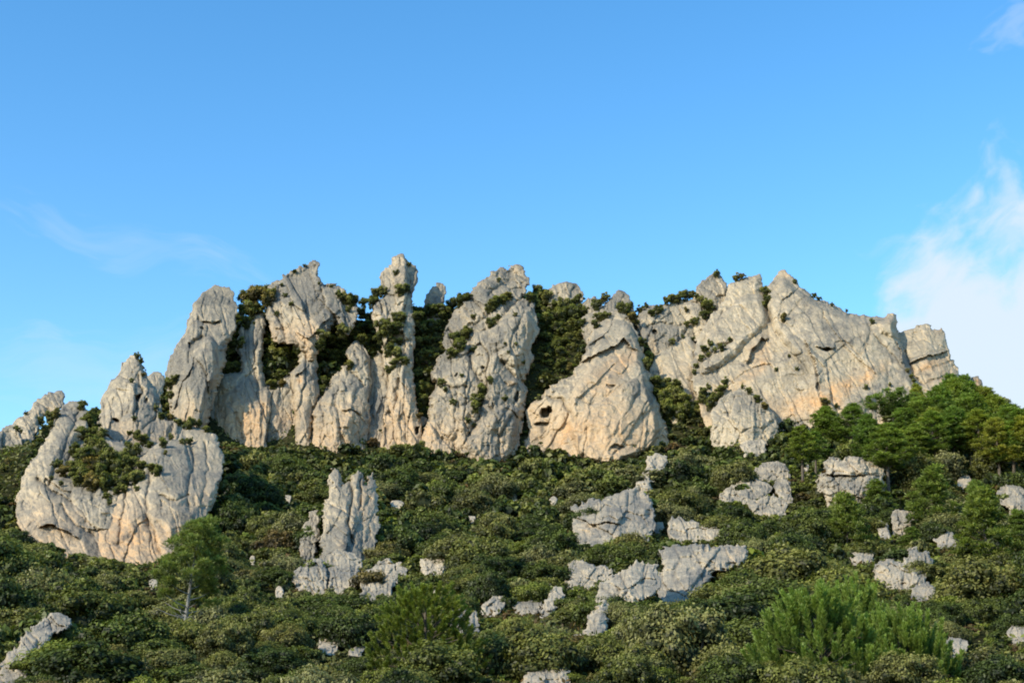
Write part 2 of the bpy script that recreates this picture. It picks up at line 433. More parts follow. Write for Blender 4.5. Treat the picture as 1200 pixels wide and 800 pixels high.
def rock(name, label, poly, Yb, lean=0.0, T=4.0, R=None, mat=None, cell=0.8, seed=None, ang=0.0, asp=2.2, blk=1.0, rough=1.0, warm=None, grey=0.15,
         lobes=(), grooves=(), steps=(), pits=(), stains=(), edge=1.0, cat='rock', group=None, back=0.7, yb=None, sharp=1.0, sink=0, facet=1.0, jnt=0.6, grow=0.0):
    seed = seed if seed is not None else 100 + 7 * len(ROCKS)
    P0 = np.array(poly, float)
    foot = P0[:, 1].max() if yb is None else yb
    if sink:                                                       # the buried foot
        mid_y = P0[:, 1].min() * 0.35 + P0[:, 1].max() * 0.65
        P0[:, 1] += np.where(P0[:, 1] > mid_y, sink * np.clip((P0[:, 1] - mid_y) / max(2.0, 0.2 * (P0[:, 1].max() - mid_y)), 0, 1), 0)
    P = chaikin(P0, 1)
    x0, y0 = P.min(0) - 4; x1, y1 = P.max(0) + 4
    pyb = foot
    gx = np.arange(x0, x1, cell); gy = np.arange(y0, y1, cell)
    PX, PY = np.meshgrid(gx, gy)
    d = poly_sdf(PX, PY, P)
    mpp = Yb / F / CP                                             # metres per photo pixel there
    d = d + edge * (1.2 * fbm(PX / 11, PY / 11, 0, 3, seed + 3) + 1.3 * (ridged(PX / 7, PY / 7, 3, seed + 5) - 0.5)) * sstep(30, 3, np.abs(d)) * min(1.0, math.sqrt((x1 - x0) * (y1 - y0)) / 45)
    d = d + grow
    S, Tt = PX * mpp, -PY * mpp
    area = abs(np.sum(P[:, 0] * np.roll(P[:, 1], -1) - P[:, 1] * np.roll(P[:, 0], -1))) / 2
    L = math.sqrt(area) * mpp                                      # size in metres
    k = min(1.0, L / 13.0) ** 0.8
    R = (R if R else 0.30 * math.sqrt(area)) * mpp
    dm = d * mpp
    e = np.clip(dm / R, 0, 1); e2 = np.clip(dm / (0.26 * R), 0, 1)
    prof = 0.55 * np.sqrt(np.clip(1 - (1 - e2) ** 2, 0, 1)) + 0.45 * (1 - (1 - e) ** 1.6)
    h = T * prof
    # blocks and joints
    a = math.radians(ang)
    wx = 0.28 * k * fbm(S / (2.4 * k), Tt / (2.4 * k), 0, 4, seed); wy = 0.28 * k * fbm(S / (2.4 * k) + 31, Tt / (2.4 * k), 0, 4, seed + 1)
    u = (S + wx) * math.cos(a) + (Tt + wy) * math.sin(a); v = -(S + wx) * math.sin(a) + (Tt + wy) * math.cos(a)
    # flat facets cut the mass
    pr = random.Random(seed)
    uc, vc = (x0 + x1) / 2 * mpp, -(y0 + y1) / 2 * mpp
    hw, hh_ = (x1 - x0) / 2 * mpp, (y1 - y0) / 2 * mpp
    for i in range(7):
        ph = i * 0.9 + pr.uniform(-0.4, 0.4)
        w_ = ((S + 0.7 * wx - uc) / hw) * math.cos(ph) + ((Tt + 0.7 * wy - vc) / hh_) * math.sin(ph)
        h = np.minimum(h, T * (pr.uniform(0.95, 1.15) - pr.uniform(0.7, 1.3) * facet * (w_ - pr.uniform(0.1, 0.45))))
    h = np.maximum(h, 0.25 * T * prof)
    for sc, amp in ((5.2 * k, 1.5 * k), (1.9 * k, 0.72 * k), (0.75 * k, 0.30 * k)):
        f1, f2, (c1, c2, c3, ox, oy) = voronoi(u / sc, v / (sc * asp), seed + int(sc * 100) % 97)
        h = h + blk * amp * ((c1 - 0.5) * 1.0 + (c2 - 0.5) * 1.3 * ox + (c3 - 0.5) * 1.3 * oy) * sstep(0, 0.35 * R, dm)
        h = h - blk * amp * 0.28 * np.exp(-((f2 - f1) / 0.06) ** 2) * sstep(0, 0.25 * R, dm)
    # long joints
    f1, f2, cc = voronoi((u + 40) / (2.9 * k), v / (2.9 * k * 5.5), seed + 60)
    jm = sstep(-0.1, 0.35, vnoise(S / (6 * k), Tt / (9 * k), 0, seed + 61)) * sstep(0, 0.2 * R, dm)
    joint = np.exp(-((f2 - f1) / 0.055) ** 2) * jm
    h = h + 0.6 * k * (cc[0] - 0.5) * sstep(0, 0.3 * R, dm) - 0.55 * k * joint * jnt
    # erosion
    ero = 0.35 * k * fbm(S / (4.5 * k), Tt / (6.5 * k), 0, 4, seed + 7, 0.52) + 0.32 * k * ridged((S + Tt * 0.3) / (5.5 * k), (Tt - S * 0.3) / (7 * k), 4, seed + 6) + 0.16 * k * (ridged(S / (2.2 * k), Tt / (4.5 * k), 3, seed + 8) - 0.6)
    ero = ero + 0.17 * k * fbm(S / (0.6 * k), Tt / (0.6 * k), 0, 3, seed + 9, 0.65)
    h = h + rough * 0.8 * ero * sstep(0, 0.3 * R, dm)
    # weathering holes
    pn = vnoise(S / (1.6 * k), Tt / (1.1 * k), 0, seed + 14) * 0.7 + 0.5 * vnoise(S / (7 * k), Tt / (7 * k), 0, seed + 15)
    h = h - rough * 0.5 * k * sstep(0.66, 0.85, pn) * sstep(0, 0.3 * R, dm)
    wv = np.zeros_like(h); gv = np.full_like(h, grey); dk = 0.3 * joint * jnt
    for lp, hh, ww in lobes:
        ld = poly_sdf(PX, PY, chaikin(lp, 1)) + 1.2 * fbm(PX / 9, PY / 9, 0, 3, seed + 20)
        h = h + hh * np.clip(ld / ww, 0, 1) ** 0.7
    jx = PX + 2.0 * fbm(PX / 9, PY / 9, 0, 3, seed + 31); jy = PY + 2.0 * fbm(PX / 9 + 9, PY / 9, 0, 3, seed + 32)
    for line, ww, dep in grooves:
        ds, sg, al = seg_dist(jx, jy, line)
        g_ = np.exp(-(ds / (0.8 * ww))) * sstep(0, 0.08, al) * sstep(1, 0.92, al)
        h = h - dep * g_; dk = np.maximum(dk, 0.35 * np.exp(-(ds / (0.6 * ww)) ** 2))
    for line, hh, ww in steps:                                     # an overhanging lip: the side above the line stands proud
        ds, sg, al = seg_dist(jx, jy, line)
        fade = sstep(0, 0.15, al) * sstep(1, 0.85, al)
        h = h + hh * fade * np.where(sg < 0, np.exp(-ds / ww), 0)
        h = h - 0.5 * hh * fade * np.where(sg >= 0, np.exp(-(ds / (0.35 * ww))), 0)
    for qx, qy, rx, ry, dep in pits:
        q = ((jx - qx) / rx) ** 2 + ((jy - qy) / ry) ** 2
        h = h - dep * sstep(1.25, 0.5, q); dk = np.maximum(dk, 0.8 * sstep(1.1, 0.5, q))  # the hollow's shade is painted into its colour too
    if warm:
        wv = wv + warm[2] * sstep(warm[0], warm[1], PY + 14 * fbm(PX / 30, PY / 30, 0, 3, seed + 40))
    for qx, qy, rx, ry, an, w_, g_ in stains:
        c_, s_ = math.cos(math.radians(an)), math.sin(math.radians(an))
        rxx = (jx - qx) * c_ - (jy - qy) * s_; ryy = (jx - qx) * s_ + (jy - qy) * c_
        m_ = np.exp(-((rxx / rx) ** 2 + (ryy / ry) ** 2)) * (0.75 + 0.5 * fbm(PX / 8, PY / 8, 0, 3, seed + 44))
        wv = wv + w_ * m_; gv = gv + g_ * m_
    gv = np.where(gv < 0, gv * 2.2, gv)
    h = np.where(d > 0, np.maximum(h, 0.03), 0)
    Yp = Yb + lean * (pyb - PY)
    # pull the outline's own vertices onto the outline
    gyv, gxv = np.gradient(d, cell)
    gn = np.maximum(gxv ** 2 + gyv ** 2, 0.3)
    out = d <= 0
    mv = np.where(out, -d / gn, 0)
    PX2 = PX + np.clip(mv * gxv, -1.2 * cell, 1.2 * cell); PY2 = PY + np.clip(mv * gyv, -1.2 * cell, 1.2 * cell)
    base = at(PX2, PY2, Yp)
    cpx, cpy = (P0[:, 0].min() + P0[:, 0].max()) / 2, pyb
    org = at(cpx, cpy, Yb)
    mid = at(cpx, (P0[:, 1].min() + pyb) / 2, Yb + lean * (pyb - P0[:, 1].min()) / 2)
    tc = -mid / np.linalg.norm(mid)
    front = base + h[..., None] * tc
    hb = back * T * prof * (1 + 0.3 * fbm(S / 5, Tt / 5, 3, 3, seed + 50))
    rear = base - hb[..., None] * tc
    ny_, nx_ = d.shape
    inn = d > 0
    cellin = inn[:-1, :-1] | inn[1:, :-1] | inn[:-1, 1:] | inn[1:, 1:]
    jj, kk = np.nonzero(cellin)
    idx = np.arange(ny_ * nx_).reshape(ny_, nx_)
    q = np.stack([idx[jj, kk], idx[jj + 1, kk], idx[jj + 1, kk + 1], idx[jj, kk + 1]], -1)
    off = ny_ * nx_
    inf = inn.ravel()
    qb = np.where(inf[q], q + off, q)[:, ::-1]
    allv = np.concatenate([front.reshape(-1, 3), rear.reshape(-1, 3)])
    allq = np.concatenate([q, qb])
    used = np.unique(allq)
    remap = np.full(2 * off, -1); remap[used] = np.arange(len(used))
    at2 = lambda z: np.concatenate([z.ravel(), z.ravel()])[used]
    me = mesh_from(name, allv[used] - org, remap[allq], {'warm': at2(np.clip(wv, 0, 1)), 'grey': at2(np.clip(gv, -1.2, 1)), 'dark': at2(dk)}, smooth=False)
    o = link(name, me, mat=mat or M_CLIFF)
    o.location = org
    tag(o, label, cat, group)
    # which sight lines this rock stops
    fv = front[inn]
    qx, qy = to_px(fv)
    a_, b_ = np.round(qx).astype(int) + 50, np.round(qy).astype(int)
    ok = (a_ >= 0) & (a_ < 1300) & (b_ >= 0) & (b_ < 820)
    a_, b_, yy = a_[ok], b_[ok], fv[ok][:, 1]
    order = np.argsort(-yy)
    a_, b_, yy = a_[order], b_[order], yy[order]
    cur = np.full_like(DEPTH, 1e9); cur[b_, a_] = yy
    m = cur < DEPTH
    DEPTH[m] = cur[m]; OWNER[m] = len(ROCKS)
    ROCKS.append(o)
    return o

LE = 0.105        # the cliffs lean back a little
def yb_at(py): return 212 + (530 - py) * LE

def cliff(name, label, poly, T, dY=0.0, **kw):
    """one rock of the main ridge: its foot row sets its distance"""
    by = max(p[1] for p in poly)
    kw.setdefault('lean', LE * 0.95); kw.setdefault('grow', 1.5); kw.setdefault('sink', 14)
    return rock(name, label, poly, yb_at(by) + dY + 0.3 * T, T=T, **kw)

LUMP_POLYS = []
# ---- the main ridge, from west to east
cliff('slanting_rock', 'low grey rock lump ending the ridge at the western picture edge',
      [(-60, 540), (-45, 520), (-20, 512), (0, 505), (10, 500), (21, 505), (25, 517), (23, 538), (20, 556), (8, 580), (-20, 600), (-50, 600)], 3.0, dY=-40, ang=20, lean=0.12)
cliff('slanting_rock', 'leaning grey rock slab with dark shaded underside beside the western picture edge',
      [(10, 500), (16, 497), (24, 490), (35, 482), (42, 472), (49, 466), (60, 460), (71, 458), (75, 463), (74, 475), (66, 480), (52, 486), (44, 493), (44, 502), (36, 512), (27, 522), (18, 530)], 2.6, dY=-34, ang=35, lean=0.16,
      stains=[(57, 481, 14, 4, 12, 0.4, 0)])
cliff('rock_fin', 'tall pale rock fin leaning away from the bush hollow of the western rock mass',
      [(75, 475), (87, 471), (97, 474), (101, 482), (103, 505), (90, 519), (87, 532), (82, 540), (85, 552), (100, 562), (125, 567), (150, 568), (150, 640), (128, 655), (95, 645), (63, 636), (33, 622), (20, 598), (21, 580), (28, 560), (38, 540), (48, 527), (56, 512), (65, 492)],
      4.5, dY=-81, lean=0.14, ang=28, warm=(540, 630, 0.45), grey=0.0, rough=1.0, blk=0.6, jnt=0.3,
      grooves=[([(95, 480), (84, 505), (70, 540), (55, 575)], 3, 0.8), ([(40, 560), (62, 575), (90, 590), (118, 592)], 4, 1.2), ([(70, 590), (90, 612), (112, 628)], 3, 0.9)],
      steps=[([(45, 618), (60, 612), (75, 618), (95, 632)], 1.2, 8)])
cliff('rock_bulge', 'broad rounded pale rock face bulging out above the slope at the western end',
      [(222, 501), (240, 507), (252, 510), (259, 530), (260, 550), (255, 570), (247, 595), (240, 608), (225, 622), (210, 640), (192, 664), (150, 664), (132, 656), (115, 648), (112, 610), (118, 580), (140, 568), (160, 560), (163, 540), (175, 528), (190, 519), (208, 516), (214, 505)],
      6.0, dY=-82, lean=0.13, asp=1.6, ang=12, blk=0.5, jnt=0.3, warm=(550, 650, 0.65), grey=-0.1, rough=1.0,
      grooves=[([(222, 515), (226, 545), (218, 575), (222, 600)], 3, 0.8), ([(240, 515), (243, 550), (235, 590)], 2.5, 0.5), ([(178, 545), (172, 580), (176, 620)], 3, 0.9), ([(150, 575), (143, 610), (140, 640)], 2.5, 0.8), ([(185, 580), (205, 586), (222, 578)], 2, 0.8)],
      stains=[(230, 540, 22, 20, 0, 0, 0.5), (200, 640, 12, 14, 0, 0, 0.6), (150, 625, 25, 22, 0, 0.5, 0), (135, 600, 8, 20, 0, 0.4, 0)])
cliff('cliff_rock', 'low weathered rock ledge under the bushes of the western rock mass',
      [(82, 515), (98, 500), (122, 512), (150, 522), (185, 524), (192, 570), (160, 600), (95, 600), (75, 560)], 4.0, dY=-80, lean=0.16, rough=1.3, grey=0.2, sink=20)
cliff('rock_spire', 'knobbly grey rock spire with a small dark bush on its rounded head',
      [(142, 439), (143, 428), (149, 420), (158, 417), (166, 425), (171, 440), (184, 459), (187, 470), (188, 487), (207, 490), (218, 503), (215, 520), (190, 535), (165, 562), (140, 562), (133, 545), (116, 514), (115, 492), (121, 482), (119, 472), (132, 447)],
      5.0, dY=-66, lean=0.12, rough=1.2, grey=0.15, warm=(480, 520, 0.35),
      grooves=[([(163, 440), (166, 460), (160, 475), (158, 490)], 2.5, 1.2), ([(185, 468), (180, 490), (165, 505)], 2, 0.7)],
      steps=[([(118, 500), (130, 512), (140, 520)], 1.0, 7)], pits=[(137, 493, 3.5, 3, 1.0), (163, 467, 3, 6, 1.2), (172, 470, 2.5, 3, .8)],
      stains=[(122, 512, 10, 8, 0, 0.6, 0)])
cliff('small_rock', 'small round rock knob tucked between the knobbly spire and the tall pillar',
      [(172, 441), (178, 438), (185, 437), (191, 441), (190, 452), (187, 466), (178, 470), (172, 458)], 2.0, dY=-48, lean=0.1)
cliff('rock_tower', 'tall smooth rounded grey pillar at the western end of the high ridge',
      [(240, 343), (247, 338), (258, 337), (268, 337), (273, 342), (276, 358), (275, 380), (271, 395), (264, 402), (263, 425), (257, 447), (246, 470), (241, 485), (240, 520), (215, 520), (208, 492), (203, 478), (200, 462), (197, 450), (194, 440), (197, 430), (200, 420), (208, 406), (217, 392), (220, 376), (227, 360), (233, 349)],
      6.0, dY=-6, rough=0.7, blk=0.55, asp=3, warm=(450, 510, 0.55), grey=0.3,
      lobes=[([(236, 400), (243, 393), (252, 398), (256, 410), (256, 435), (248, 455), (242, 470), (238, 505), (225, 508), (210, 492), (208, 470), (213, 450), (222, 425)], 3.2, 7)],
      grooves=[([(231, 372), (240, 378), (256, 378)], 2, 0.8), ([(222, 405), (228, 400), (240, 392)], 2.5, 1.0)],
      steps=[([(237, 376), (247, 379), (258, 375)], 0.9, 7)], pits=[(222, 405, 2, 4, 0.7), (236, 385, 3, 1.5, 0.6)],
      stains=[(232, 480, 14, 14, 0, 0.4, -0.2), (247, 382, 12, 3, 0, 0.3, 0)])
cliff('slanting_rock', 'peaked grey slab of bare rock, the highest rock west of the slender knobbed pinnacle',
      [(357, 312), (365, 307), (371, 310), (372, 327), (378, 336), (390, 334), (399, 334), (403, 345), (418, 352), (420, 372), (405, 380), (393, 371), (384, 379), (375, 390), (370, 403), (364, 409), (357, 400), (347, 390), (335, 387), (322, 388), (318, 377), (312, 367), (314, 352), (320, 340), (317, 336), (330, 327), (342, 318)],
      3.6, dY=-4, lean=0.12, R=26, asp=2.6, ang=20, grey=0.25, rough=0.85, warm=(370, 405, 0.5), edge=1.3,
      grooves=[([(343, 360), (344, 378)], 1.6, 0.7), ([(378, 336), (372, 350), (356, 366)], 3, 0.5)],
      steps=[([(345, 388), (362, 396), (374, 386), (392, 366)], 0.8, 8)],
      stains=[(362, 378, 18, 14, 0, 0.25, -0.3), (340, 330, 20, 14, 0, 0, 0.5), (362, 320, 10, 12, 0, 0, 0.4)])
cliff('cliff_rock', 'pale base wall with a thin leaning pinnacle, east of the smooth rounded pillar',
      [(296, 369), (306, 368), (311, 378), (308, 398), (306, 420), (308, 440), (313, 455), (326, 457), (331, 446), (337, 441), (343, 447), (346, 470), (349, 500), (352, 545), (250, 545), (236, 512), (239, 492), (243, 478), (250, 462), (259, 442), (272, 438), (284, 437), (282, 420), (278, 405), (281, 388), (288, 378)],
      4.5, dY=0, asp=3, warm=(440, 500, 0.6), grey=-0.05, R=22,
      grooves=[([(277, 480), (276, 505)], 1.5, 0.6), ([(309, 470), (307, 500), (304, 520)], 2.2, 0.7), ([(300, 400), (298, 430), (303, 460)], 2.5, 0.8)],
      stains=[(315, 505, 7, 14, 0, -0.6, 0.9), (285, 490, 20, 20, 0, 0.3, -0.4), (300, 390, 10, 25, 0, -0.1, 0.5), (339, 470, 8, 20, 0, -.2, .5)])
cliff('rock_needle', 'slim upright rock column with an orange slanting scar, mid western cliff',
      [(352, 408), (361, 406), (369, 416), (371, 440), (374, 460), (368, 475), (366, 500), (363, 545), (346, 545), (347, 500), (345, 470), (342, 440), (346, 433), (352, 427), (350, 416)],
      3.6, dY=-1.5, asp=3.5, grey=0.1, warm=(430, 480, 0.35), edge=0.8,
      steps=[([(346, 442), (352, 437), (360, 430)], 0.9, 5)], stains=[(354, 442, 9, 3.5, 30, 0.9, -0.2)], grooves=[([(368, 475), (366, 500), (362, 525)], 2, 1.0)])
cliff('rock_buttress', 'stout peaked buttress beside the dark shaded cleft, west of the slender pinnacle',
      [(417, 400), (425, 404), (431, 420), (435, 445), (432, 470), (433, 490), (428, 510), (425, 545), (362, 545), (366, 505), (368, 478), (376, 464), (386, 455), (391, 442), (402, 431), (411, 424), (407, 412)],
      5.5, dY=-1.5, asp=2.6, grey=0.05, warm=(440, 510, 0.5), R=18,
      grooves=[([(404, 432), (416, 440), (428, 455)], 2.5, 1.2), ([(378, 470), (379, 500), (376, 525)], 2, 0.6), ([(415, 410), (420, 430)], 2, 0.7)],
      steps=[([(400, 482), (412, 478), (424, 486)], 0.8, 6)], stains=[(382, 490, 10, 20, 0, -.1, .45), (420, 425, 8, 16, 0, -0.3, 0.5)])
cliff('cliff_rock', 'continuous pale rock wall closing the dark gaps behind the western pinnacles',
      [(205, 475), (240, 458), (262, 440), (285, 436), (315, 452), (330, 446), (350, 428), (378, 456), (395, 440), (428, 425), (440, 412), (456, 418), (458, 455), (490, 480), (508, 500), (508, 548), (205, 530)], 2.6, dY=1.6, asp=3, grey=0.3, R=14, warm=(460, 510, 0.4), facet=0.2)
cliff('rock_pinnacle', 'slender pinnacle with a knobbed head standing highest on the skyline',
      [(461, 301), (471, 299), (475, 306), (484, 310), (489, 317), (487, 330), (482, 342), (483, 365), (486, 385), (484, 410), (482, 440), (484, 455), (492, 478), (495, 500), (500, 548), (443, 548), (447, 510), (452, 475), (455, 450), (452, 430), (448, 400), (440, 380), (435, 362), (440, 354), (453, 346), (447, 335), (447, 323), (452, 316), (460, 311)],
      4.2, dY=-2.0, asp=2.6, rough=1.2, grey=0.05, warm=(430, 500, 0.55), R=13, edge=0.9,
      grooves=[([(448, 345), (465, 348), (482, 343)], 2.5, 1.0), ([(466, 440), (464, 470)], 2, .8), ([(474, 440), (473, 480), (478, 520)], 2, 0.7), ([(456, 395), (468, 402), (482, 396)], 4, 1.0)],
      pits=[(488, 503, 3.2, 5, 2.2)], stains=[(468, 322, 14, 16, 0, 0.15, 0.3), (470, 445, 14, 10, 0, 0, 0.35)])
cliff('rock', 'small upright stone poking from the bushes on the skyline next to the slender pinnacle',
      [(497, 356), (500, 348), (504, 341), (511, 334), (517, 333), (521, 338), (520, 348), (517, 360), (508, 366), (498, 364)], 1.6, dY=4.0, lean=0.1, grey=0.4)
cliff('rock_peak', 'weathered grey peak rising behind the big central buttress',
      [(603, 311), (607, 310), (612, 315), (618, 327), (616, 341), (610, 348), (618, 360), (612, 385), (585, 412), (560, 410), (548, 402), (525, 395), (518, 386), (530, 370), (541, 361), (540, 352), (552, 346), (556, 337), (572, 327), (580, 317), (592, 314)],
      5.0, dY=0.5, ang=38, grey=0.35, rough=1.15, R=26, edge=1.3,
      grooves=[([(605, 325), (585, 335), (572, 348)], 2.5, 0.9), ([(590, 345), (570, 370), (545, 392)], 3, 0.8)],
      stains=[(608, 316, 8, 5, 0, 0.6, -0.3), (575, 340, 25, 12, 30, 0, 0.3)])
cliff('rock_buttress', 'massive central buttress with scattered bushes, west of the black chasm',
      [(619, 350), (625, 357), (627, 372), (631, 385), (625, 400), (621, 412), (624, 425), (617, 440), (611, 448), (617, 456), (615, 468), (610, 490), (606, 520), (595, 552), (560, 552), (500, 545), (488, 525), (494, 500), (505, 482), (504, 465), (512, 455), (506, 440), (516, 417), (535, 407), (550, 402), (556, 392), (572, 385), (590, 368), (602, 358)],
      7.0, dY=-1.5, asp=1.8, rough=1.25, grey=0.2, warm=(440, 520, 0.4), R=30, edge=1.2,
      lobes=[([(575, 388), (595, 370), (618, 362), (626, 378), (622, 400), (615, 425), (600, 432), (585, 420), (572, 405)], 2.0, 10),
             ([(560, 500), (575, 480), (600, 470), (610, 480), (604, 520), (590, 550), (565, 550), (545, 520)], 1.8, 9)],
      grooves=[([(550, 402), (552, 430), (568, 455), (560, 490), (545, 515)], 3.5, 1.5), ([(510, 445), (530, 455), (552, 452)], 3, 1.0), ([(585, 420), (600, 440), (612, 447)], 3, 1.2)],
      pits=[(566, 430, 3, 2, 0.8), (605, 465, 2.5, 6, 1.0), (535, 440, 3, 2, .8)],
      stains=[(585, 400, 20, 25, 0, -0.2, 0.5), (597, 450, 5, 4, 0, 0.9, -0.3), (525, 430, 18, 12, 0, 0, 0.5), (575, 510, 22, 20, 0, -0.3, 0.55), (500, 505, 10, 10, 0, 0.4, -0.3)])
cliff('cliff', 'great triangular peach-stained rock face standing just east of the black chasm',
      [(725, 364), (735, 372), (745, 386), (750, 402), (757, 425), (762, 442), (767, 462), (774, 482), (782, 500), (777, 522), (745, 548), (715, 552), (680, 550), (640, 545), (612, 535), (613, 515), (621, 496), (618, 478), (634, 468), (643, 456), (657, 449), (670, 440), (682, 425), (689, 405), (692, 390), (704, 380), (712, 372)],
      6.5, dY=-2.0, jnt=0.45, asp=1.6, ang=-32, blk=0.4, rough=0.7, grey=-0.2, warm=(440, 520, 0.45), R=24,
      lobes=[([(700, 392), (718, 375), (735, 378), (748, 400), (752, 425), (764, 470), (772, 500), (765, 525), (715, 545), (680, 535), (665, 500), (670, 460), (690, 430)], 2.2, 6)],
      steps=[([(672, 428), (690, 420), (705, 413), (718, 406), (732, 399), (738, 405), (746, 416)], 1.5, 9)],
      grooves=[([(640, 462), (660, 470), (672, 490)], 2.5, 1.0), ([(735, 372), (748, 400), (760, 450), (775, 500)], 1.5, 0.3)],
      pits=[(640, 483, 6.5, 5.0, 2.6), (646, 479, 4, 3.5, 2.4), (636, 496, 8, 2.2, 1.2), (716, 453, 5, 1.6, 0.6), (722, 522, 8, 3, 0.7)],
      stains=[(725, 425, 26, 10, 28, 0.95, -0.3), (705, 450, 26, 18, 30, 0.5, -0.4), (670, 505, 18, 10, 40, 0.85, -0.2), (665, 470, 12, 14, 0, 0.0, 0.35), (668, 512, 5, 9, 0, -0.5, 0.9), (745, 455, 8, 16, 0, -.4, .6), (700, 400, 18, 10, 30, -0.1, 0.5), (715, 500, 30, 25, 0, 0.3, -0.4), (762, 465, 4, 30, -12, -.4, .5)])
cliff('rock', 'pale flat-topped rock on the wooded skyline just east of the central peak',
      [(640, 342), (650, 335), (662, 331), (678, 335), (683, 345), (678, 362), (660, 362), (645, 356)], 1.8, dY=4.0, lean=0.1, grey=0.2)
cliff('rock', 'small grey rock half hidden by bushes above the triangular face, beside a grey dome',
      [(684, 355), (690, 350), (697, 348), (703, 354), (700, 368), (688, 370)], 1.4, dY=3.5, lean=0.1, grey=0.4)
cliff('domed_rock', 'grey domed rock behind the top of the triangular peach-stained face',
      [(714, 352), (720, 346), (727, 341), (736, 346), (741, 362), (750, 388), (745, 410), (715, 405), (690, 396), (681, 382), (683, 373), (698, 366), (707, 359)], 3.0, dY=1.5, lean=0.1, grey=0.4)
cliff('rock_outcrop', 'cracked pale outcrop with a dark hollow, directly east of the grey dome',
      [(746, 372), (752, 362), (760, 358), (775, 359), (798, 351), (812, 352), (818, 372), (812, 400), (790, 420), (768, 432), (756, 410), (748, 390)], 3.6, dY=2.0, lean=0.1, rough=1.2,
      pits=[(768, 388, 4, 4, 1.6)], grooves=[([(800, 362), (806, 380), (800, 398)], 2, .9), ([(755, 385), (775, 378), (800, 382)], 2.5, 0.9)], stains=[(765, 402, 8, 10, 0, 0.3, -0.3)])
cliff('slanting_rock', 'smooth sloping pale slab behind the dark bushes east of the triangular face',
      [(808, 394), (790, 403), (772, 414), (762, 432), (765, 455), (785, 480), (812, 500), (832, 500), (832, 440), (818, 425), (815, 405)], 3.2, dY=0.0, blk=0.5, rough=0.7, ang=25, grey=-0.1, stains=[(795, 440, 20, 20, 0, 0.25, -0.3)])
cliff('rock_peak', 'pointed pale peak at the western end of the long eastern cliff',
      [(819, 336), (832, 325), (841, 320), (847, 328), (852, 341), (850, 360), (838, 380), (815, 385), (798, 372), (797, 358), (812, 350), (818, 345)], 3.0, dY=1.5, lean=0.1, ang=25, grey=0.1)
cliff('cliff', 'long pale eastern cliff with ochre bands, the widest rock of the ridge',
      [(853, 345), (855, 332), (868, 329), (880, 325), (891, 321), (893, 335), (897, 349), (902, 335), (910, 325), (918, 318), (928, 325), (934, 333), (945, 345), (962, 353), (975, 358), (988, 365), (1002, 371), (1020, 373), (1035, 371), (1047, 368), (1052, 385), (1056, 400), (1064, 420), (1078, 445), (1088, 465), (1085, 520), (1040, 530), (960, 530), (900, 515), (850, 510), (826, 480), (813, 447), (812, 422), (820, 395), (832, 375), (845, 358)],
      6.5, dY=-3.0, jnt=0.3, asp=1.9, ang=26, blk=0.5, rough=0.75, grey=-0.12, warm=(430, 500, 0.3), R=34, edge=1.0,
      lobes=[([(897, 352), (918, 325), (945, 348), (1000, 375), (1045, 372), (1052, 400), (1070, 440), (1080, 475), (1040, 525), (965, 525), (952, 470), (945, 430), (915, 400), (905, 378)], 2.6, 7),
             ([(842, 372), (872, 345), (893, 345), (903, 378), (880, 400), (855, 425), (825, 440), (818, 420), (828, 395)], 2.2, 7),
             ([(1025, 378), (1046, 370), (1052, 385), (1055, 400), (1040, 395), (1028, 392)], 1.2, 4)],
      steps=[([(876, 428), (884, 410), (893, 397), (903, 396)], 1.6, 7), ([(941, 398), (950, 412), (957, 430), (961, 452)], 1.3, 7), ([(955, 405), (967, 410), (978, 408)], 1.0, 5), ([(1045, 398), (1052, 410), (1050, 425)], .8, 5)],
      grooves=[([(862, 396), (842, 410), (818, 425)], 3, 1.4), ([(893, 335), (900, 360), (905, 378)], 3, 1.3), ([(945, 345), (930, 365), (915, 385)], 2, 0.5), ([(848, 360), (842, 385)], 2, .6)],
      pits=[(968, 410, 6, 2.5, 1.4), (925, 417, 1.8, 3, 0.8), (960, 452, 3, 5, 0.8)],
      stains=[(892, 415, 11, 16, -10, 0.95, -0.4), (880, 438, 22, 9, 20, 0.75, -0.3), (985, 455, 42, 9, 27, 0.85, -0.3), (975, 470, 16, 12, 30, 0.8, -0.4), (940, 470, 30, 10, 20, 0.55, -0.3), (1010, 440, 40, 8, 22, 0.5, -0.3),
              (938, 425, 18, 22, 0, -0.6, 0.85), (905, 445, 22, 10, 0, -0.3, 0.6), (1015, 468, 26, 18, 25, -0.9, 1.1), (1055, 440, 14, 20, 0, -.5, .8), (960, 380, 35, 8, -28, -0.1, 0.5), (980, 400, 25, 10, -28, -0.1, 0.45), (1040, 376, 10, 8, 0, .45, -.2), (920, 322, 8, 5, 0, 0.6, -.3), (860, 390, 22, 10, 30, 0, 0.35), (930, 495, 18, 8, 0, -.6, .9)])
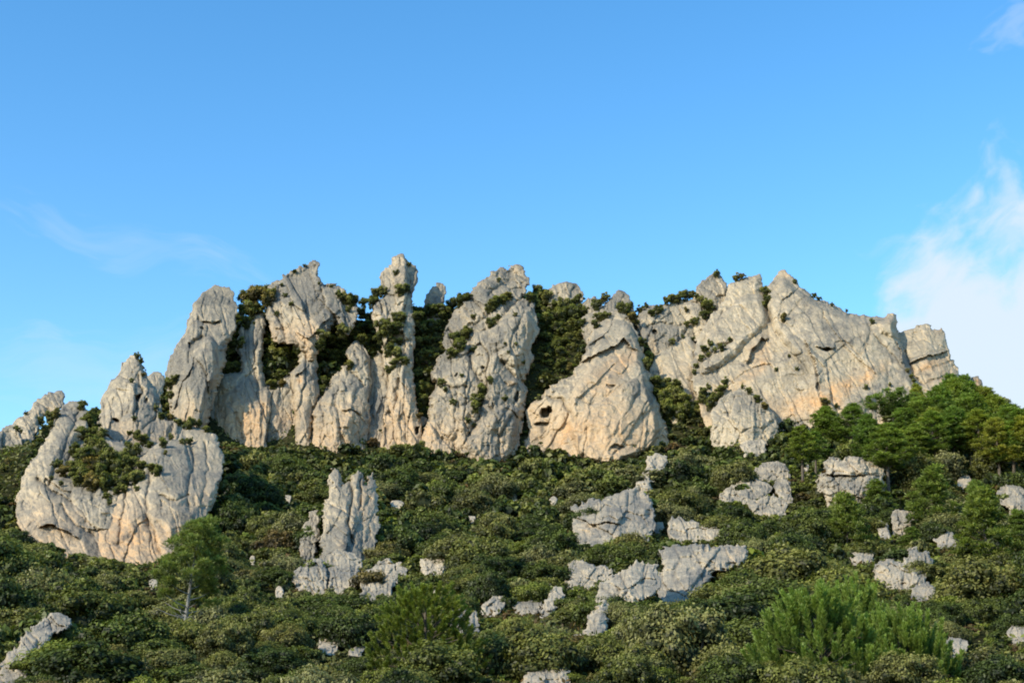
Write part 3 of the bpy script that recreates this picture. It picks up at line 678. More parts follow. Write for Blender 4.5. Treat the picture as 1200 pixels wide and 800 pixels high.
cliff('cliff_block', 'separate eastern end block with ochre striped bedding above the pine wood',
      [(1040, 395), (1052, 392), (1060, 389), (1066, 387), (1075, 384), (1086, 382), (1094, 387), (1101, 384), (1107, 393), (1111, 410), (1117, 425), (1124, 440), (1124, 470), (1105, 500), (1060, 490), (1045, 450), (1040, 420)],
      5.5, dY=-3.2, ang=22, asp=1.3, blk=0.4, jnt=0.2, rough=0.7, grey=-0.25, R=14,
      steps=[([(1062, 430), (1080, 420), (1097, 416), (1112, 412)], 1.1, 7)], grooves=[([(1060, 424), (1085, 415), (1110, 408)], 1.6, 0.4), ([(1068, 440), (1090, 432), (1118, 424)], 1.4, 0.35), ([(1072, 452), (1095, 444), (1120, 436)], 1.2, 0.5), ([(1058, 405), (1068, 430), (1080, 450)], 2.5, 1.2)],
      stains=[(1092, 428, 24, 6, 18, 0.95, -0.4), (1100, 442, 18, 7, 18, 0.7, -0.4), (1100, 388, 8, 4, 0, 0.5, 0), (1085, 398, 18, 9, 10, 0, 0.3)])
cliff('rock', 'tiny orange rock tip showing behind the highest pine on the eastern skyline',
      [(1138, 447), (1140, 442), (1146, 441), (1149, 447), (1147, 462), (1139, 462)], 1.0, dY=4, lean=0.1, stains=[(1144, 445, 8, 8, 0, 0.9, 0)])

N_CLIFF = len(ROCKS)
# ---- loose rocks and outcrops down the slope
def lump(name, label, poly, T=None, dY=0.0, **kw):
    """a rock on the scrub slope: stands where the sight line through its foot meets the ground"""
    xs = [p[0] for p in poly]; by = max(p[1] for p in poly)
    Y = ground_hit((min(xs) + max(xs)) / 2, by)[0]
    if not Y == Y: Y = 150.0
    A = np.array(poly, float); area = abs(np.sum(A[:, 0] * np.roll(A[:, 1], -1) - A[:, 1] * np.roll(A[:, 0], -1))) / 2
    m = Y / F
    if T is None: T = 0.42 * math.sqrt(area) * m
    kw.setdefault('mat', M_BOULD); kw.setdefault('lean', 0.5 * (0.1 + Y / 400)); kw.setdefault('R', 0.34 * math.sqrt(area)); kw.setdefault('cell', 0.7); kw.setdefault('asp', 1.0); kw.setdefault('grey', 0.1); kw['rough'] = 2.3 * kw.get('rough', 1.0); kw.setdefault('blk', 1.5); kw.setdefault('jnt', 1.2); kw.setdefault('edge', 1.5)
    LUMP_POLYS.append((poly, Y))
    kw.setdefault('sink', 0.22 * (by - min(p[1] for p in poly)) + 3)
    return rock(name, label, poly, Y * 0.988 + dY, T=T, **kw)

lump('rock_tower', 'jagged twin-headed rock tower standing alone among bushes on the western slope',
     [(392, 547), (399, 549), (403, 566), (409, 562), (414, 554), (420, 550), (426, 556), (429, 568), (432, 557), (437, 553), (441, 565), (444, 590), (445, 617), (437, 632), (428, 650), (415, 660), (395, 660), (375, 650), (376, 622), (378, 600), (384, 580), (386, 568), (387, 555)], T=3.2, mat=M_CLIFF, asp=1.6, lean=0.12, rough=0.6, blk=1.0, jnt=0.6,
     grooves=[([(408, 557), (413, 585), (409, 612), (414, 640)], 3, 1.4), ([(422, 555), (424, 580), (420, 600)], 2, .8)], stains=[(430, 590, 10, 25, 0, 0.4, -0.2), (400, 635, 15, 10, 0, 0.35, 0)])
lump('rock_flake', 'thin pointed rock flake leaning beside the jagged twin-headed tower',
     [(347, 649), (352, 630), (358, 612), (363, 600), (371, 598), (375, 606), (373, 630), (370, 650), (358, 654)], mat=M_CLIFF, lean=0.12, asp=2, stains=[(355, 645, 10, 6, 0, 0.4, 0)])
lump('rock', 'creased grey rock at the very foot of the jagged twin-headed tower',
     [(376, 655), (386, 646), (400, 642), (418, 650), (424, 660), (417, 678), (400, 690), (385, 684)], grey=0.3)
lump('rock', 'low broken rock on the downhill side of the thin leaning flake',
     [(340, 672), (352, 662), (362, 654), (374, 655), (382, 665), (385, 682), (372, 690), (360, 692), (350, 682)], grey=0.2)
lump('rock', 'ragged rock downhill from the twin-headed tower, its upper edge toothed',
     [(418, 702), (424, 682), (430, 667), (442, 657), (455, 654), (464, 660), (466, 676), (456, 690), (442, 692), (430, 704)], grey=0.15)
lump('rock', 'small upright stone touching the ragged toothed rock on its eastern side', [(464, 660), (470, 656), (477, 660), (479, 672), (470, 676), (465, 672)], mat=M_STONE)
lump('boulder', 'clean pale boulder lying alone in the scrub mid-slope, east of the rock tower',
     [(494, 655), (500, 651), (510, 651), (520, 653), (530, 657), (528, 663), (518, 667), (514, 673), (503, 671), (495, 668)], mat=M_STONE, grey=-0.2)
lump('outcrop', 'big rounded grey outcrop with bushes on its flat top and a dark undercut',
     [(672, 593), (682, 588), (693, 583), (706, 583), (717, 580), (730, 573), (742, 571), (753, 570), (760, 582), (768, 597), (769, 612), (758, 622), (745, 624), (728, 620), (712, 634), (700, 634), (687, 632), (672, 626), (669, 612), (671, 602)],
     T=3.2, dY=-2.0, lean=0.28, grey=0.3, steps=[([(672, 606), (690, 612), (715, 612), (730, 616)], 0.8, 9)], stains=[(735, 596, 25, 14, 0, 0, 0.45), (690, 620, 18, 8, 0, 0.2, -0.4)])
lump('rock', 'crumbling pale rock ridge running up from the big rounded outcrop',
     [(737, 568), (746, 562), (752, 552), (757, 537), (768, 531), (782, 535), (778, 547), (766, 556), (764, 572), (752, 577)], mat=M_STONE, rough=1.4)
lump('rock', 'long low pale rock with a ragged top, east of the big rounded outcrop',
     [(782, 609), (790, 606), (800, 606), (812, 610), (822, 614), (832, 613), (841, 616), (846, 623), (838, 627), (824, 626), (812, 632), (798, 630), (784, 625)], grey=0.0)
lump('rock', 'little pale stone between the rounded outcrop and the long low rock', [(766, 617), (771, 611), (777, 611), (779, 618), (772, 624), (766, 623)], mat=M_STONE)
lump('outcrop', 'broad bare pale grey outcrop with a flat top, largest on the lower slope',
     [(771, 644), (780, 639), (790, 637), (801, 639), (812, 636), (825, 639), (838, 640), (850, 638), (862, 637), (872, 639), (877, 646), (874, 660), (855, 668), (838, 672), (816, 682), (800, 695), (778, 700), (768, 695), (770, 675), (775, 662)], T=3.4, dY=-2.5, lean=0.22, grey=0.05, asp=1.6,
     grooves=[([(790, 640), (797, 655), (790, 680)], 3, 0.5)], stains=[(860, 650, 15, 9, 0, .25, -.3), (790, 685, 18, 10, 0, -.1, .6)])
lump('outcrop', 'jagged pale outcrop just west of the broad flat-topped outcrop',
     [(700, 692), (706, 682), (714, 676), (728, 668), (738, 661), (747, 656), (758, 660), (770, 662), (774, 690), (762, 703), (738, 708), (718, 706), (712, 716), (715, 734), (697, 740), (664, 736), (657, 724), (684, 717), (697, 704)], T=2.6, dY=-2.5, lean=0.22, rough=1.6, grey=-0.05,
     grooves=[([(728, 670), (735, 690), (728, 704)], 2.5, .6), ([(755, 662), (750, 685)], 2.5, .6)])
lump('rock', 'pale toothed rock at the upper western end of the jagged outcrop',
     [(662, 672), (667, 661), (676, 657), (688, 657), (700, 662), (715, 663), (724, 669), (714, 676), (703, 679), (688, 680), (672, 686), (663, 684)], grey=-0.05, dY=-1.5)
lump('rock', 'narrow pointed pale rock slanting up out of the lower scrub', [(628, 722), (632, 711), (638, 704), (645, 693), (651, 686), (658, 688), (661, 698), (655, 706), (643, 712), (636, 722)], mat=M_STONE)
lump('rock', 'low flat rock just west of the narrow pointed one', [(601, 709), (610, 705), (622, 702), (635, 701), (636, 710), (626, 717), (606, 718)], grey=0.3)
lump('rock', 'blocky pale rock in the lower scrub, west of the low flat rock', [(562, 709), (570, 703), (575, 698), (584, 696), (592, 700), (592, 710), (584, 714), (574, 722), (564, 718)], mat=M_STONE)
lump('rock', 'grey rock half hidden behind the feathery central pine', [(524, 716), (533, 709), (541, 712), (548, 718), (558, 716), (562, 726), (560, 738), (546, 742), (530, 732)], grey=0.25)
lump('rock', 'rough pale rock cut off by the bottom picture edge, central scrub', [(604, 806), (612, 793), (622, 786), (634, 781), (643, 776), (652, 780), (661, 776), (668, 790), (670, 806), (640, 812)], mat=M_STONE)
lump('rock', 'small double-headed pale stone in the low scrub west of the feathery pine', [(372, 754), (375, 745), (380, 738), (388, 735), (395, 738), (397, 748), (394, 758), (386, 764), (376, 762)], mat=M_STONE)
lump('rock', 'flat grey stone lying just east of the double-headed stone', [(406, 766), (413, 758), (423, 753), (432, 753), (430, 762), (418, 768)], grey=0.3, mat=M_STONE)
lump('slanting_rock', 'long grey slanting slab in the lower western corner of the scrub',
     [(-10, 790), (5, 774), (17, 758), (25, 746), (35, 736), (46, 728), (55, 720), (67, 717), (80, 722), (84, 732), (72, 740), (60, 746), (48, 762), (36, 778), (25, 800), (5, 808)], T=1.6, lean=0.12, grey=0.35, ang=40,
     grooves=[([(35, 740), (45, 752), (38, 770)], 2, .3), ([(55, 722), (62, 742)], 2, .3)])
lump('rock', 'upper flat stone of the stepped rocks on the eastern scrub slope', [(885, 551), (892, 544), (905, 541), (918, 543), (926, 549), (924, 558), (910, 562), (896, 560), (886, 560)])
lump('rock', 'westernmost flat stone of the stepped rocks on the eastern scrub slope', [(842, 577), (852, 571), (863, 567), (864, 560), (876, 558), (890, 561), (904, 568), (898, 578), (880, 586), (862, 586), (848, 584)])
lump('rock', 'lowest rounded stone of the stepped rocks on the eastern scrub slope', [(878, 590), (890, 583), (905, 579), (916, 584), (924, 592), (918, 601), (900, 603), (884, 601)])
lump('rock', 'steep grey stone on the eastern side of the stepped rocks', [(905, 565), (914, 560), (923, 562), (926, 572), (930, 580), (926, 586), (914, 582), (908, 576)], grey=0.3)
lump('boulder', 'large two-tiered pale boulder with an undercut base below the pines',
     [(954, 561), (960, 555), (966, 551), (966, 541), (974, 536), (984, 537), (995, 535), (1010, 537), (1022, 538), (1032, 541), (1037, 550), (1038, 562), (1034, 576), (1018, 580), (998, 580), (985, 584), (973, 588), (966, 578), (960, 570)], T=3.0, lean=0.10, asp=0.7,
     steps=[([(962, 556), (985, 557), (1010, 558), (1036, 556)], 0.7, 9)], grooves=[([(960, 556), (985, 558), (1012, 558), (1038, 554)], 2, 0.7)], stains=[(1000, 568, 40, 10, 0, -0.2, 0.6), (1000, 548, 30, 8, 0, 0.15, -0.4)])
lump('boulder', 'upright grey block above a light green young pine on the eastern slope', [(1046, 600), (1052, 597), (1066, 598), (1074, 601), (1076, 608), (1070, 618), (1062, 624), (1048, 626), (1045, 614)], grey=0.25, lean=0.1)
lump('rock', 'low stone leaning on the western side of the upright grey block', [(1026, 612), (1033, 610), (1040, 614), (1045, 624), (1040, 630), (1030, 624)], mat=M_STONE)
lump('rock', 'split grey stone on the eastern slope, downhill from the upright block', [(1094, 631), (1101, 627), (1108, 621), (1116, 622), (1124, 629), (1117, 637), (1106, 642), (1098, 641)], grey=0.3, mat=M_STONE)
lump('boulder', 'big rugged pale boulder uphill of the bright pine on the eastern slope',
     [(1022, 664), (1030, 658), (1040, 655), (1052, 656), (1063, 653), (1065, 643), (1072, 640), (1078, 646), (1086, 646), (1094, 655), (1092, 668), (1082, 678), (1070, 686), (1048, 689), (1034, 682), (1026, 674)], T=1.8, lean=0.15, rough=1.3)
lump('rock', 'grey rock under the eastern side of the big rugged boulder', [(1066, 690), (1076, 684), (1088, 681), (1098, 686), (1096, 698), (1082, 704), (1068, 700)], grey=0.3)
lump('rock', 'small pale block just west of the big rugged boulder', [(995, 650), (1002, 645), (1013, 642), (1024, 643), (1028, 649), (1022, 656), (1008, 658), (998, 660)], mat=M_STONE)
lump('boulder', 'round layered grey boulder at the eastern picture edge under the pine wood', [(1169, 575), (1176, 569), (1184, 567), (1196, 569), (1210, 573), (1214, 590), (1204, 598), (1184, 595), (1172, 585)], grey=0.25)
lump('rock', 'small white stone at the foot of the pine trunks', [(1121, 562), (1126, 558), (1134, 557), (1139, 562), (1136, 567), (1124, 567)], mat=M_STONE, grey=-0.2)
lump('boulder', 'pointed pale boulder standing alone under the long eastern cliff', [(832, 486), (838, 475), (846, 466), (858, 459), (868, 453), (880, 458), (890, 466), (900, 475), (908, 484), (913, 495), (905, 508), (870, 514), (842, 512), (833, 503)], T=3.5, mat=M_CLIFF, lean=0.1, asp=1.2, grey=-0.15, rough=0.4, blk=0.7, jnt=0.3, edge=0.8)
lump('rock', 'small pale stone below the pointed boulder under the eastern cliff', [(867, 522), (874, 516), (883, 512), (893, 513), (900, 518), (898, 526), (884, 529), (872, 528)], mat=M_STONE, grey=0.0)
lump('rock', 'grey flat rock among low plants in the lower eastern corner', [(1105, 752), (1113, 747), (1125, 748), (1135, 753), (1132, 762), (1118, 766), (1108, 762)], mat=M_STONE, grey=0.2)
lump('rock', 'grey rock beside the eastern picture edge in the lower corner', [(1178, 742), (1186, 733), (1198, 730), (1210, 736), (1208, 750), (1190, 752)], mat=M_STONE, grey=0.2)
for label, x, y, rx, ry in [('tiny white stone in the scrub uphill of the lone pale boulder', 465, 589, 8, 4), ('tiny pale stone in the scrub west of the big rounded outcrop', 648, 585, 5, 4),
                            ('tiny upright stone in the scrub below the triangular face', 603, 581, 3, 4), ('tiny round stone downhill of the lone pale boulder', 511, 694, 4, 4),
                            ('tiny pale stone near the silver-trunked pine crown', 179, 684, 6, 6), ('tiny stone above the low western scrub beside the jagged tower base', 327, 692, 5, 7),
                            ('tiny grey stone in the bushes east of the round western bulge', 296, 654, 3, 4), ('tiny stone in the bushes just uphill of the leaning flake', 338, 583, 4, 4),
                            ('tiny pale stone uphill of the broad flat-topped outcrop', 553, 607, 5, 3), ('tiny stone beside the trunk of a pine above the two-tiered boulder', 944, 547, 4, 7)]:
    an = np.linspace(0, 2 * math.pi, 9)[:-1]
    rr = [random.uniform(0.8, 1.15) for _ in an]
    lump('stone', label, [(x + rx * r * math.cos(a), y + ry * r * math.sin(a)) for a, r in zip(an, rr)], mat=M_STONE, cell=0.6, grey=-0.1, edge=0.6)
# ------------------------------------------------------------------ vegetation meshes
def rnd_dirs(rg, n, up=0.0):
    v = rg.normal(size=(n, 3)); v[:, 2] += up
    return v / np.linalg.norm(v, axis=1, keepdims=True)

def leaf_quads(C, N, ln, wd, rg, T=None):
    """rhombic leaves: centres C, normals N, half length ln, half width wd"""
    if T is None:
        T = np.cross(N, rg.normal(size=N.shape)); T /= np.linalg.norm(T, axis=1, keepdims=True) + 1e-9
    B = np.cross(N, T)
    ln = np.broadcast_to(np.asarray(ln, float), (len(C),))[:, None]; wd = np.broadcast_to(np.asarray(wd, float), (len(C),))[:, None]
    return np.stack([C - T * ln, C + B * wd, C + T * ln, C - B * wd], 1)      # n,4,3

def blades(B, D, ln, wd, rg):
    """needle blades from B along D"""
    S = np.cross(D, rg.normal(size=D.shape)); S /= np.linalg.norm(S, axis=1, keepdims=True) + 1e-9
    ln = np.broadcast_to(np.asarray(ln, float), (len(B),))[:, None]; wd = np.broadcast_to(np.asarray(wd, float), (len(B),))[:, None]
    return np.stack([B - S * wd * 0.6, B + D * ln * 0.55 - S * wd, B + D * ln, B + D * ln * 0.55 + S * wd], 1)

def ball(c, r, nu=8, nv=5, rg=None):
    th = np.linspace(0, 2 * math.pi, nu, endpoint=False); ph = np.linspace(0.12, math.pi - 0.12, nv + 1)
    g = np.stack([np.outer(np.sin(ph), np.cos(th)), np.outer(np.sin(ph), np.sin(th)), np.outer(np.cos(ph), np.ones(nu))], -1)
    if rg is not None: g = g * rg.uniform(0.85, 1.1, g.shape[:2])[..., None]
    g = g * np.asarray(r) + np.asarray(c)
    q = []
    for i in range(nv):
        for j in range(nu):
            q.append([g[i, j], g[i + 1, j], g[i + 1, (j + 1) % nu], g[i, (j + 1) % nu]])
    return np.array(q)

def tube(path, radii, n=6):
    path = np.array(path, float); out = []
    rings = []
    for i, p in enumerate(path):
        d = path[min(i + 1, len(path) - 1)] - path[max(i - 1, 0)]; d /= np.linalg.norm(d) + 1e-9
        a = np.cross(d, [0.31, 0.95, 0.1]); a /= np.linalg.norm(a); b = np.cross(d, a)
        t = np.linspace(0, 2 * math.pi, n, endpoint=False)
        rings.append(p + radii[i] * (np.cos(t)[:, None] * a + np.sin(t)[:, None] * b))
    for r0, r1 in zip(rings[:-1], rings[1:]):
        for j in range(n):
            out.append([r0[j], r0[(j + 1) % n], r1[(j + 1) % n], r1[j]])
    return np.array(out)

def quads_mesh(name, Q, tone=None, hue=None):
    Q = np.concatenate(Q) if isinstance(Q, list) else Q
    if tone is None:                                               # wood: share the vertices of neighbouring faces
        V, inv = np.unique(np.round(Q.reshape(-1, 3), 5), axis=0, return_inverse=True)
        return mesh_from(name, V, inv.reshape(-1, 4), smooth=True)
    n = len(Q)
    at_ = {}
    if tone is not None:
        tone = np.concatenate(tone) if isinstance(tone, list) else tone
        at_['tone'] = np.repeat(np.clip(tone, 0, 1), 4)
    if hue is not None: at_['hue'] = np.repeat(hue, 4)
    return mesh_from(name, Q.reshape(-1, 3), np.arange(n * 4).reshape(-1, 4), at_)

def bush_quads(seed, nclump, nleaf, leaf, flat=0.8, ragged=0.25, core=True, full=False):
    """a bush of unit radius standing on z = 0: leaf clumps spread over a dome"""
    rg = np.random.default_rng(seed)
    Q, T = [], []
    d = rnd_dirs(rg, nclump, 0.55); d[:, 2] = np.abs(d[:, 2]) * 0.95 - 0.05 if not full else d[:, 2]
    cr = rg.uniform(0.18, 0.40, nclump) if not full else rg.uniform(0.2, 0.42, nclump)
    cc = d * (1.0 - cr * rg.uniform(0.8, 1.15, nclump))[:, None] * (1 + rg.uniform(-ragged, ragged, nclump))[:, None]
    cc[:, 2] = cc[:, 2] * flat + (0.75 if full else 0.30)
    # inside: a few low hidden clumps
    w = cr ** 2; k = np.maximum((nleaf * w / w.sum()).astype(int), 4)
    for c, r, m in zip(cc, cr, k):
        v = rnd_dirs(rg, m, 0.35)
        rad = r * rg.uniform(0.62, 1.12, m) * (1 + 0.25 * np.sin(v[:, 0] * 9 + c[0] * 20) * np.sin(v[:, 1] * 8 + c[1] * 17))
        p = c + v * rad[:, None] * (1, 1, 0.8)
        nrm = v * 1.1 + rg.normal(size=v.shape) * 0.42 + (0, 0, 0.25); nrm /= np.linalg.norm(nrm, axis=1, keepdims=True)
        s = leaf * rg.uniform(0.6, 1.25, m)
        Q.append(leaf_quads(p, nrm, s, s * 0.55, rg))
        t = 0.26 + 0.36 * v[:, 2] + 0.20 * (rad / r - 0.85) / 0.25 + rg.normal(size=m) * 0.10 + 0.34 * (p[:, 2] - 0.75) + rg.normal() * 0.17  # painted light: paler leaves towards the top and outside of a clump
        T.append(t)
        if core:
            b = ball(c, (r * 0.60, r * 0.60, r * 0.48), 7, 4, rg); Q.append(b); T.append(np.zeros(len(b)))  # near-black ball painted as the shade inside the clump
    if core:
        b = ball((0, 0, 0.75 if full else 0.30), (0.56, 0.56, 0.5 * flat if full else 0.36 * flat + 0.1), 10, 6, rg); Q.append(b); T.append(np.zeros(len(b)))  # dark middle, painted shade behind the leaves
    m = max(10, nleaf // 9)                                       # skirt of low leaves
    th = rg.uniform(0, 2 * math.pi, m); rr = rg.uniform(0.55, 0.95, m) * (0.5 if full else 1)
    p = np.stack([np.cos(th) * rr, np.sin(th) * rr, rg.uniform(0.0, 0.35, m)], 1)
    s = leaf * rg.uniform(0.7, 1.2, m)
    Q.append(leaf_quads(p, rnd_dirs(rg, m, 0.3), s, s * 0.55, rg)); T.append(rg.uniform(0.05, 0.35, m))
    return np.concatenate(Q), np.concatenate(T)

def stem_quads(seed):
    rg = np.random.default_rng(seed); Q = []
    for i in range(5):
        a = rg.uniform(0, 6.28); r = rg.uniform(0.3, 0.6)
        e = np.array([math.cos(a) * r, math.sin(a) * r, rg.uniform(0.5, 0.8)])
        m_ = e * 0.5 + rg.normal(size=3) * 0.06
        Q.append(tube([(0, 0, -0.25), (0.02, 0, 0.05), m_, e], [0.05, 0.045, 0.03, 0.012], 5))
    return np.concatenate(Q)

def pine_parts(seed, h=9.0, cb=0.45, cr=2.2, npad=34, ntuft=34, nl=0.34, blade_n=6, shape='dome', bw=0.035):
    """(crown quads, crown tone, trunk quads) of a pine h metres tall"""
    rg = np.random.default_rng(seed)
    lean = rg.uniform(-0.06, 0.06, 2); bend = rg.uniform(-0.25, 0.25, 2)
    def axis(t): return np.array([lean[0] * h * t + bend[0] * math.sin(t * 3), lean[1] * h * t + bend[1] * math.sin(t * 2.6), h * t])
    tr = [tube([axis(t) for t in np.linspace(-0.04, 0.97, 9)], np.linspace(0.17, 0.03, 9) * h / 9, 7)]
    Q, T = [], []
    for i in range(npad):
        f = (i + rg.uniform(0, 1)) / npad
        t = cb + (0.98 - cb) * f
        if shape == 'dome': R = cr * (1 - f ** 1.6) ** 0.75 * (0.55 + 0.45 * min(1, f / 0.25)) * rg.uniform(0.75, 1.15) + 0.12
        elif shape == 'umbrella': R = cr * (0.35 + 0.65 * min(1, f / 0.4)) * (1.0 if f < 0.75 else 0.85)
        else: R = cr * (1.0 - f) ** 0.8 + 0.15
        a = i * 2.4 + rg.uniform(-0.5, 0.5); rr = R * rg.uniform(0.35, 1.0)
        o = axis(t - (0.06 if shape != 'cone' else 0.0)); e = axis(min(0.99, t)) + np.array([math.cos(a) * rr, math.sin(a) * rr, rg.uniform(-0.1, 0.25)])
        mid_ = (o + e) / 2 + np.array([0, 0, -0.08])
        tr.append(tube([o, mid_, e], [0.05 * h / 9, 0.035 * h / 9, 0.012], 5))
        pr = (rg.uniform(0.34, 0.72) * cr / 2.2 + 0.10) * (1.1 - 0.35 * f)
        v = rnd_dirs(rg, ntuft, 0.45)
        p = e + v * pr * rg.uniform(0.35, 1.05, ntuft)[:, None] * (1, 1, 0.75)
        lowt = rg.uniform(-0.12, 0.12)
        P = np.repeat(p, blade_n, 0); V = np.repeat(v, blade_n, 0)
        D = V * 0.5 + rg.normal(size=V.shape) * 0.6 + np.array([0, 0, 0.45]); D /= np.linalg.norm(D, axis=1, keepdims=True)
        Q.append(blades(P, D, nl * rg.uniform(0.7, 1.2, len(P)), bw * rg.uniform(0.8, 1.3, len(P)), rg))
        T.append(np.repeat(0.42 + 0.34 * v[:, 2] + 0.25 * (f - 0.5) + rg.normal(size=ntuft) * 0.12, blade_n) + lowt + rg.normal(size=len(P)) * 0.08)  # light painted by height: upper tufts paler, lower ones darker
        b = ball(e + np.array([0, 0, -0.05]), (pr * 0.4, pr * 0.4, pr * 0.25), 6, 4, rg); Q.append(b); T.append(np.zeros(len(b)))  # dark ball standing for shade within the pad
    return np.concatenate(Q), np.concatenate(T), np.concatenate(tr)

def shoot_pine(seed, h, r, nshoot, nneed, nl, wd, sl=0.5, tilt=0.35, low=0.12):
    """a young pine with upright needle shoots all over its crown"""
    rg = np.random.default_rng(seed); Q, T, br = [], [], []
    tr = [tube([(0, 0, -0.4), (0.03, 0, h * 0.3), (-0.02, 0.03, h * 0.65), (0, 0, h * 0.96)], [0.07, 0.055, 0.035, 0.012], 7)]
    for i in range(nshoot):
        f = (i + rg.uniform(0, 1)) / nshoot
        z = h * (low + (0.90 - low) * f ** 0.9)
        R = r * (1 - ((z / h - low) / (1.02 - low)) ** 1.5) ** 0.75 + 0.06
        a = i * 2.39996 + rg.uniform(-0.4, 0.4); q = math.sqrt(rg.uniform(0.08, 1.0)); rad = R * q
        b = np.array([math.cos(a) * rad, math.sin(a) * rad, z + rg.uniform(-0.1, 0.1)])
        ax = np.array([math.cos(a) * tilt * q, math.sin(a) * tilt * q, 1.0]) + rg.normal(size=3) * 0.16; ax /= np.linalg.norm(ax)
        L = sl * rg.uniform(0.6, 1.2) * (0.6 + 0.5 * f)
        if i % 7 == 0:
            z0_ = min(0.85 * h, max(0.1, z - 0.25 - 0.3 * rad))
            br.append(tube([(np.interp(z0_ / h, [0, .3, .65, .96], [0, .03, -.02, 0]), np.interp(z0_ / h, [0, .3, .65, .96], [0, 0, .03, 0]), z0_), b * 0.5 + np.array([0, 0, (z - 0.2) * 0.5]), b, b + ax * L * 0.8], [0.02, 0.014, 0.009, 0.004], 4))
        s = rg.uniform(0, 1, nneed) ** 0.8
        B = b + ax * (s * L)[:, None]
        rd = rnd_dirs(rg, nneed); rd -= (rd @ ax)[:, None] * ax; rd /= np.linalg.norm(rd, axis=1, keepdims=True) + 1e-9
        D = ax * rg.uniform(0.55, 0.95, nneed)[:, None] + rd * rg.uniform(0.35, 0.75, nneed)[:, None]; D /= np.linalg.norm(D, axis=1, keepdims=True)
        Q.append(blades(B, D, nl * rg.uniform(0.7, 1.15, nneed) * (1.05 - 0.35 * s), wd, rg))
        T.append(0.22 + 0.42 * s * (0.4 + 0.6 * q) + 0.22 * f + rg.normal(size=nneed) * 0.1 + rg.normal() * 0.10)  # painted shade: needles deep in the crown darker than the shoot tips
    return np.concatenate(Q), np.concatenate(T), np.concatenate(tr), br

# ---- library of plant meshes (copies share them)
LIB = {}
for kind, mat, lo_flat, hi_flat in (('oak', M_OAK, 0.85, 1.05), ('shrub', M_SHRUB, 0.62, 0.8), ('cliffbush', M_CLIFFBUSH, 0.75, 0.95)):
    for lod, ncl, nlf, leaf, nv in (('hi', 52, 10000, 0.042, 4), ('mid', 26 if kind != 'cliffbush' else 15, 2400, 0.078, 5), ('low', 13, 700, 0.135, 5)):
        if kind == 'cliffbush' and lod == 'hi': continue
        for v in range(nv):
            sd = 1000 + hash((kind == 'oak', kind == 'shrub', lod == 'hi', lod == 'mid', v)) % 5000
            q, t = bush_quads(sd, ncl, nlf, leaf, lo_flat + (hi_flat - lo_flat) * v / max(1, nv - 1), 0.3 if kind == 'shrub' else 0.42 if kind == 'cliffbush' else 0.26, full=kind == 'cliffbush')
            me = quads_mesh(kind + '_leaves', q, t); me.materials.append(mat)
            LIB[kind, lod, v] = me
STEMS = []
for v in range(3):
    me = quads_mesh('stem', stem_quads(40 + v)); me.materials.append(M_BARK); STEMS.append(me)

# ------------------------------------------------------------------ planting
N_IN = [0]
def plant_bush(name, mesh, P, r, hz, label, cat, group, stem=None):
    rz = random.uniform(0, 6.28)
    if stem is None:
        o = link(name, mesh); o.location = P; o.scale = (r, r, hz); o.rotation_euler = (0, 0, rz)
        tag(o, label, cat, group); return o
    o = bpy.data.objects.new(name, None); COL.objects.link(o)
    o.location = P; o.rotation_euler = (0, 0, rz); tag(o, label, cat, group)
    for nm, me in (('foliage', mesh), ('stem', stem)):
        c = link(nm, me, o); c.scale = (r, r, hz)
    return o

PLACED = []          # (X, Y, radius) of everything planted or standing on the slope
# ---- pines
PINES = {}
for key, kw, mat in (('tall', dict(h=9, cb=0.34, cr=1.9, npad=46, shape='dome'), M_PINE), ('tall2', dict(h=9, cb=0.40, cr=1.7, npad=38, shape='dome'), M_PINE), ('tall3', dict(h=9, cb=0.24, cr=2.2, npad=60, shape='dome'), M_PINE),
                     ('umbrella', dict(h=7, cb=0.62, cr=3.2, npad=44, shape='umbrella'), M_PINE), ('full', dict(h=7, cb=0.12, cr=2.0, npad=70, shape='dome'), M_PINE),
                     ('young', dict(h=4, cb=0.12, cr=1.5, npad=46, ntuft=26, nl=0.26, shape='cone', bw=0.028), M_YPINE), ('young2', dict(h=4, cb=0.10, cr=1.3, npad=40, ntuft=30, nl=0.24, shape='dome', bw=0.028), M_YPINE)):
    q, t, tr = pine_parts(300 + len(PINES) * 13, **kw)
    cm = quads_mesh('crown', q, t); cm.materials.append(mat)
    tm = quads_mesh('trunk', tr); tm.materials.append(M_BARK)
    PINES[key] = (cm, tm, kw['h'], kw['cr'])

def put_pine(key, px, pyb, pyt, wpx, label, group=None, name='pine_tree', Y=None):
    Y = Y if Y else ground_hit(px, pyb)[0]
    P = at(px, pyb, Y); P[2] = zt(P[0], P[1])
    h = at(px, pyt, Y)[2] - P[2]
    cm, tm, h0, cr = PINES[key]
    sz = h / h0; sx = (wpx / 2) * (Y / F / CP) / cr / 0.98
    o = bpy.data.objects.new(name, None); COL.objects.link(o)
    o.location = P; o.rotation_euler = (0, 0, random.uniform(0, 6.28)); tag(o, label, 'pine tree', group)
    for nm, me in (('crown', cm), ('trunk', tm)):
        c = link(nm, me, o); c.scale = (sx, sx, sz)
    PLACED.append((P[0], P[1], 0.5 if key[:4] == 'tall' else 0.8))
    return o

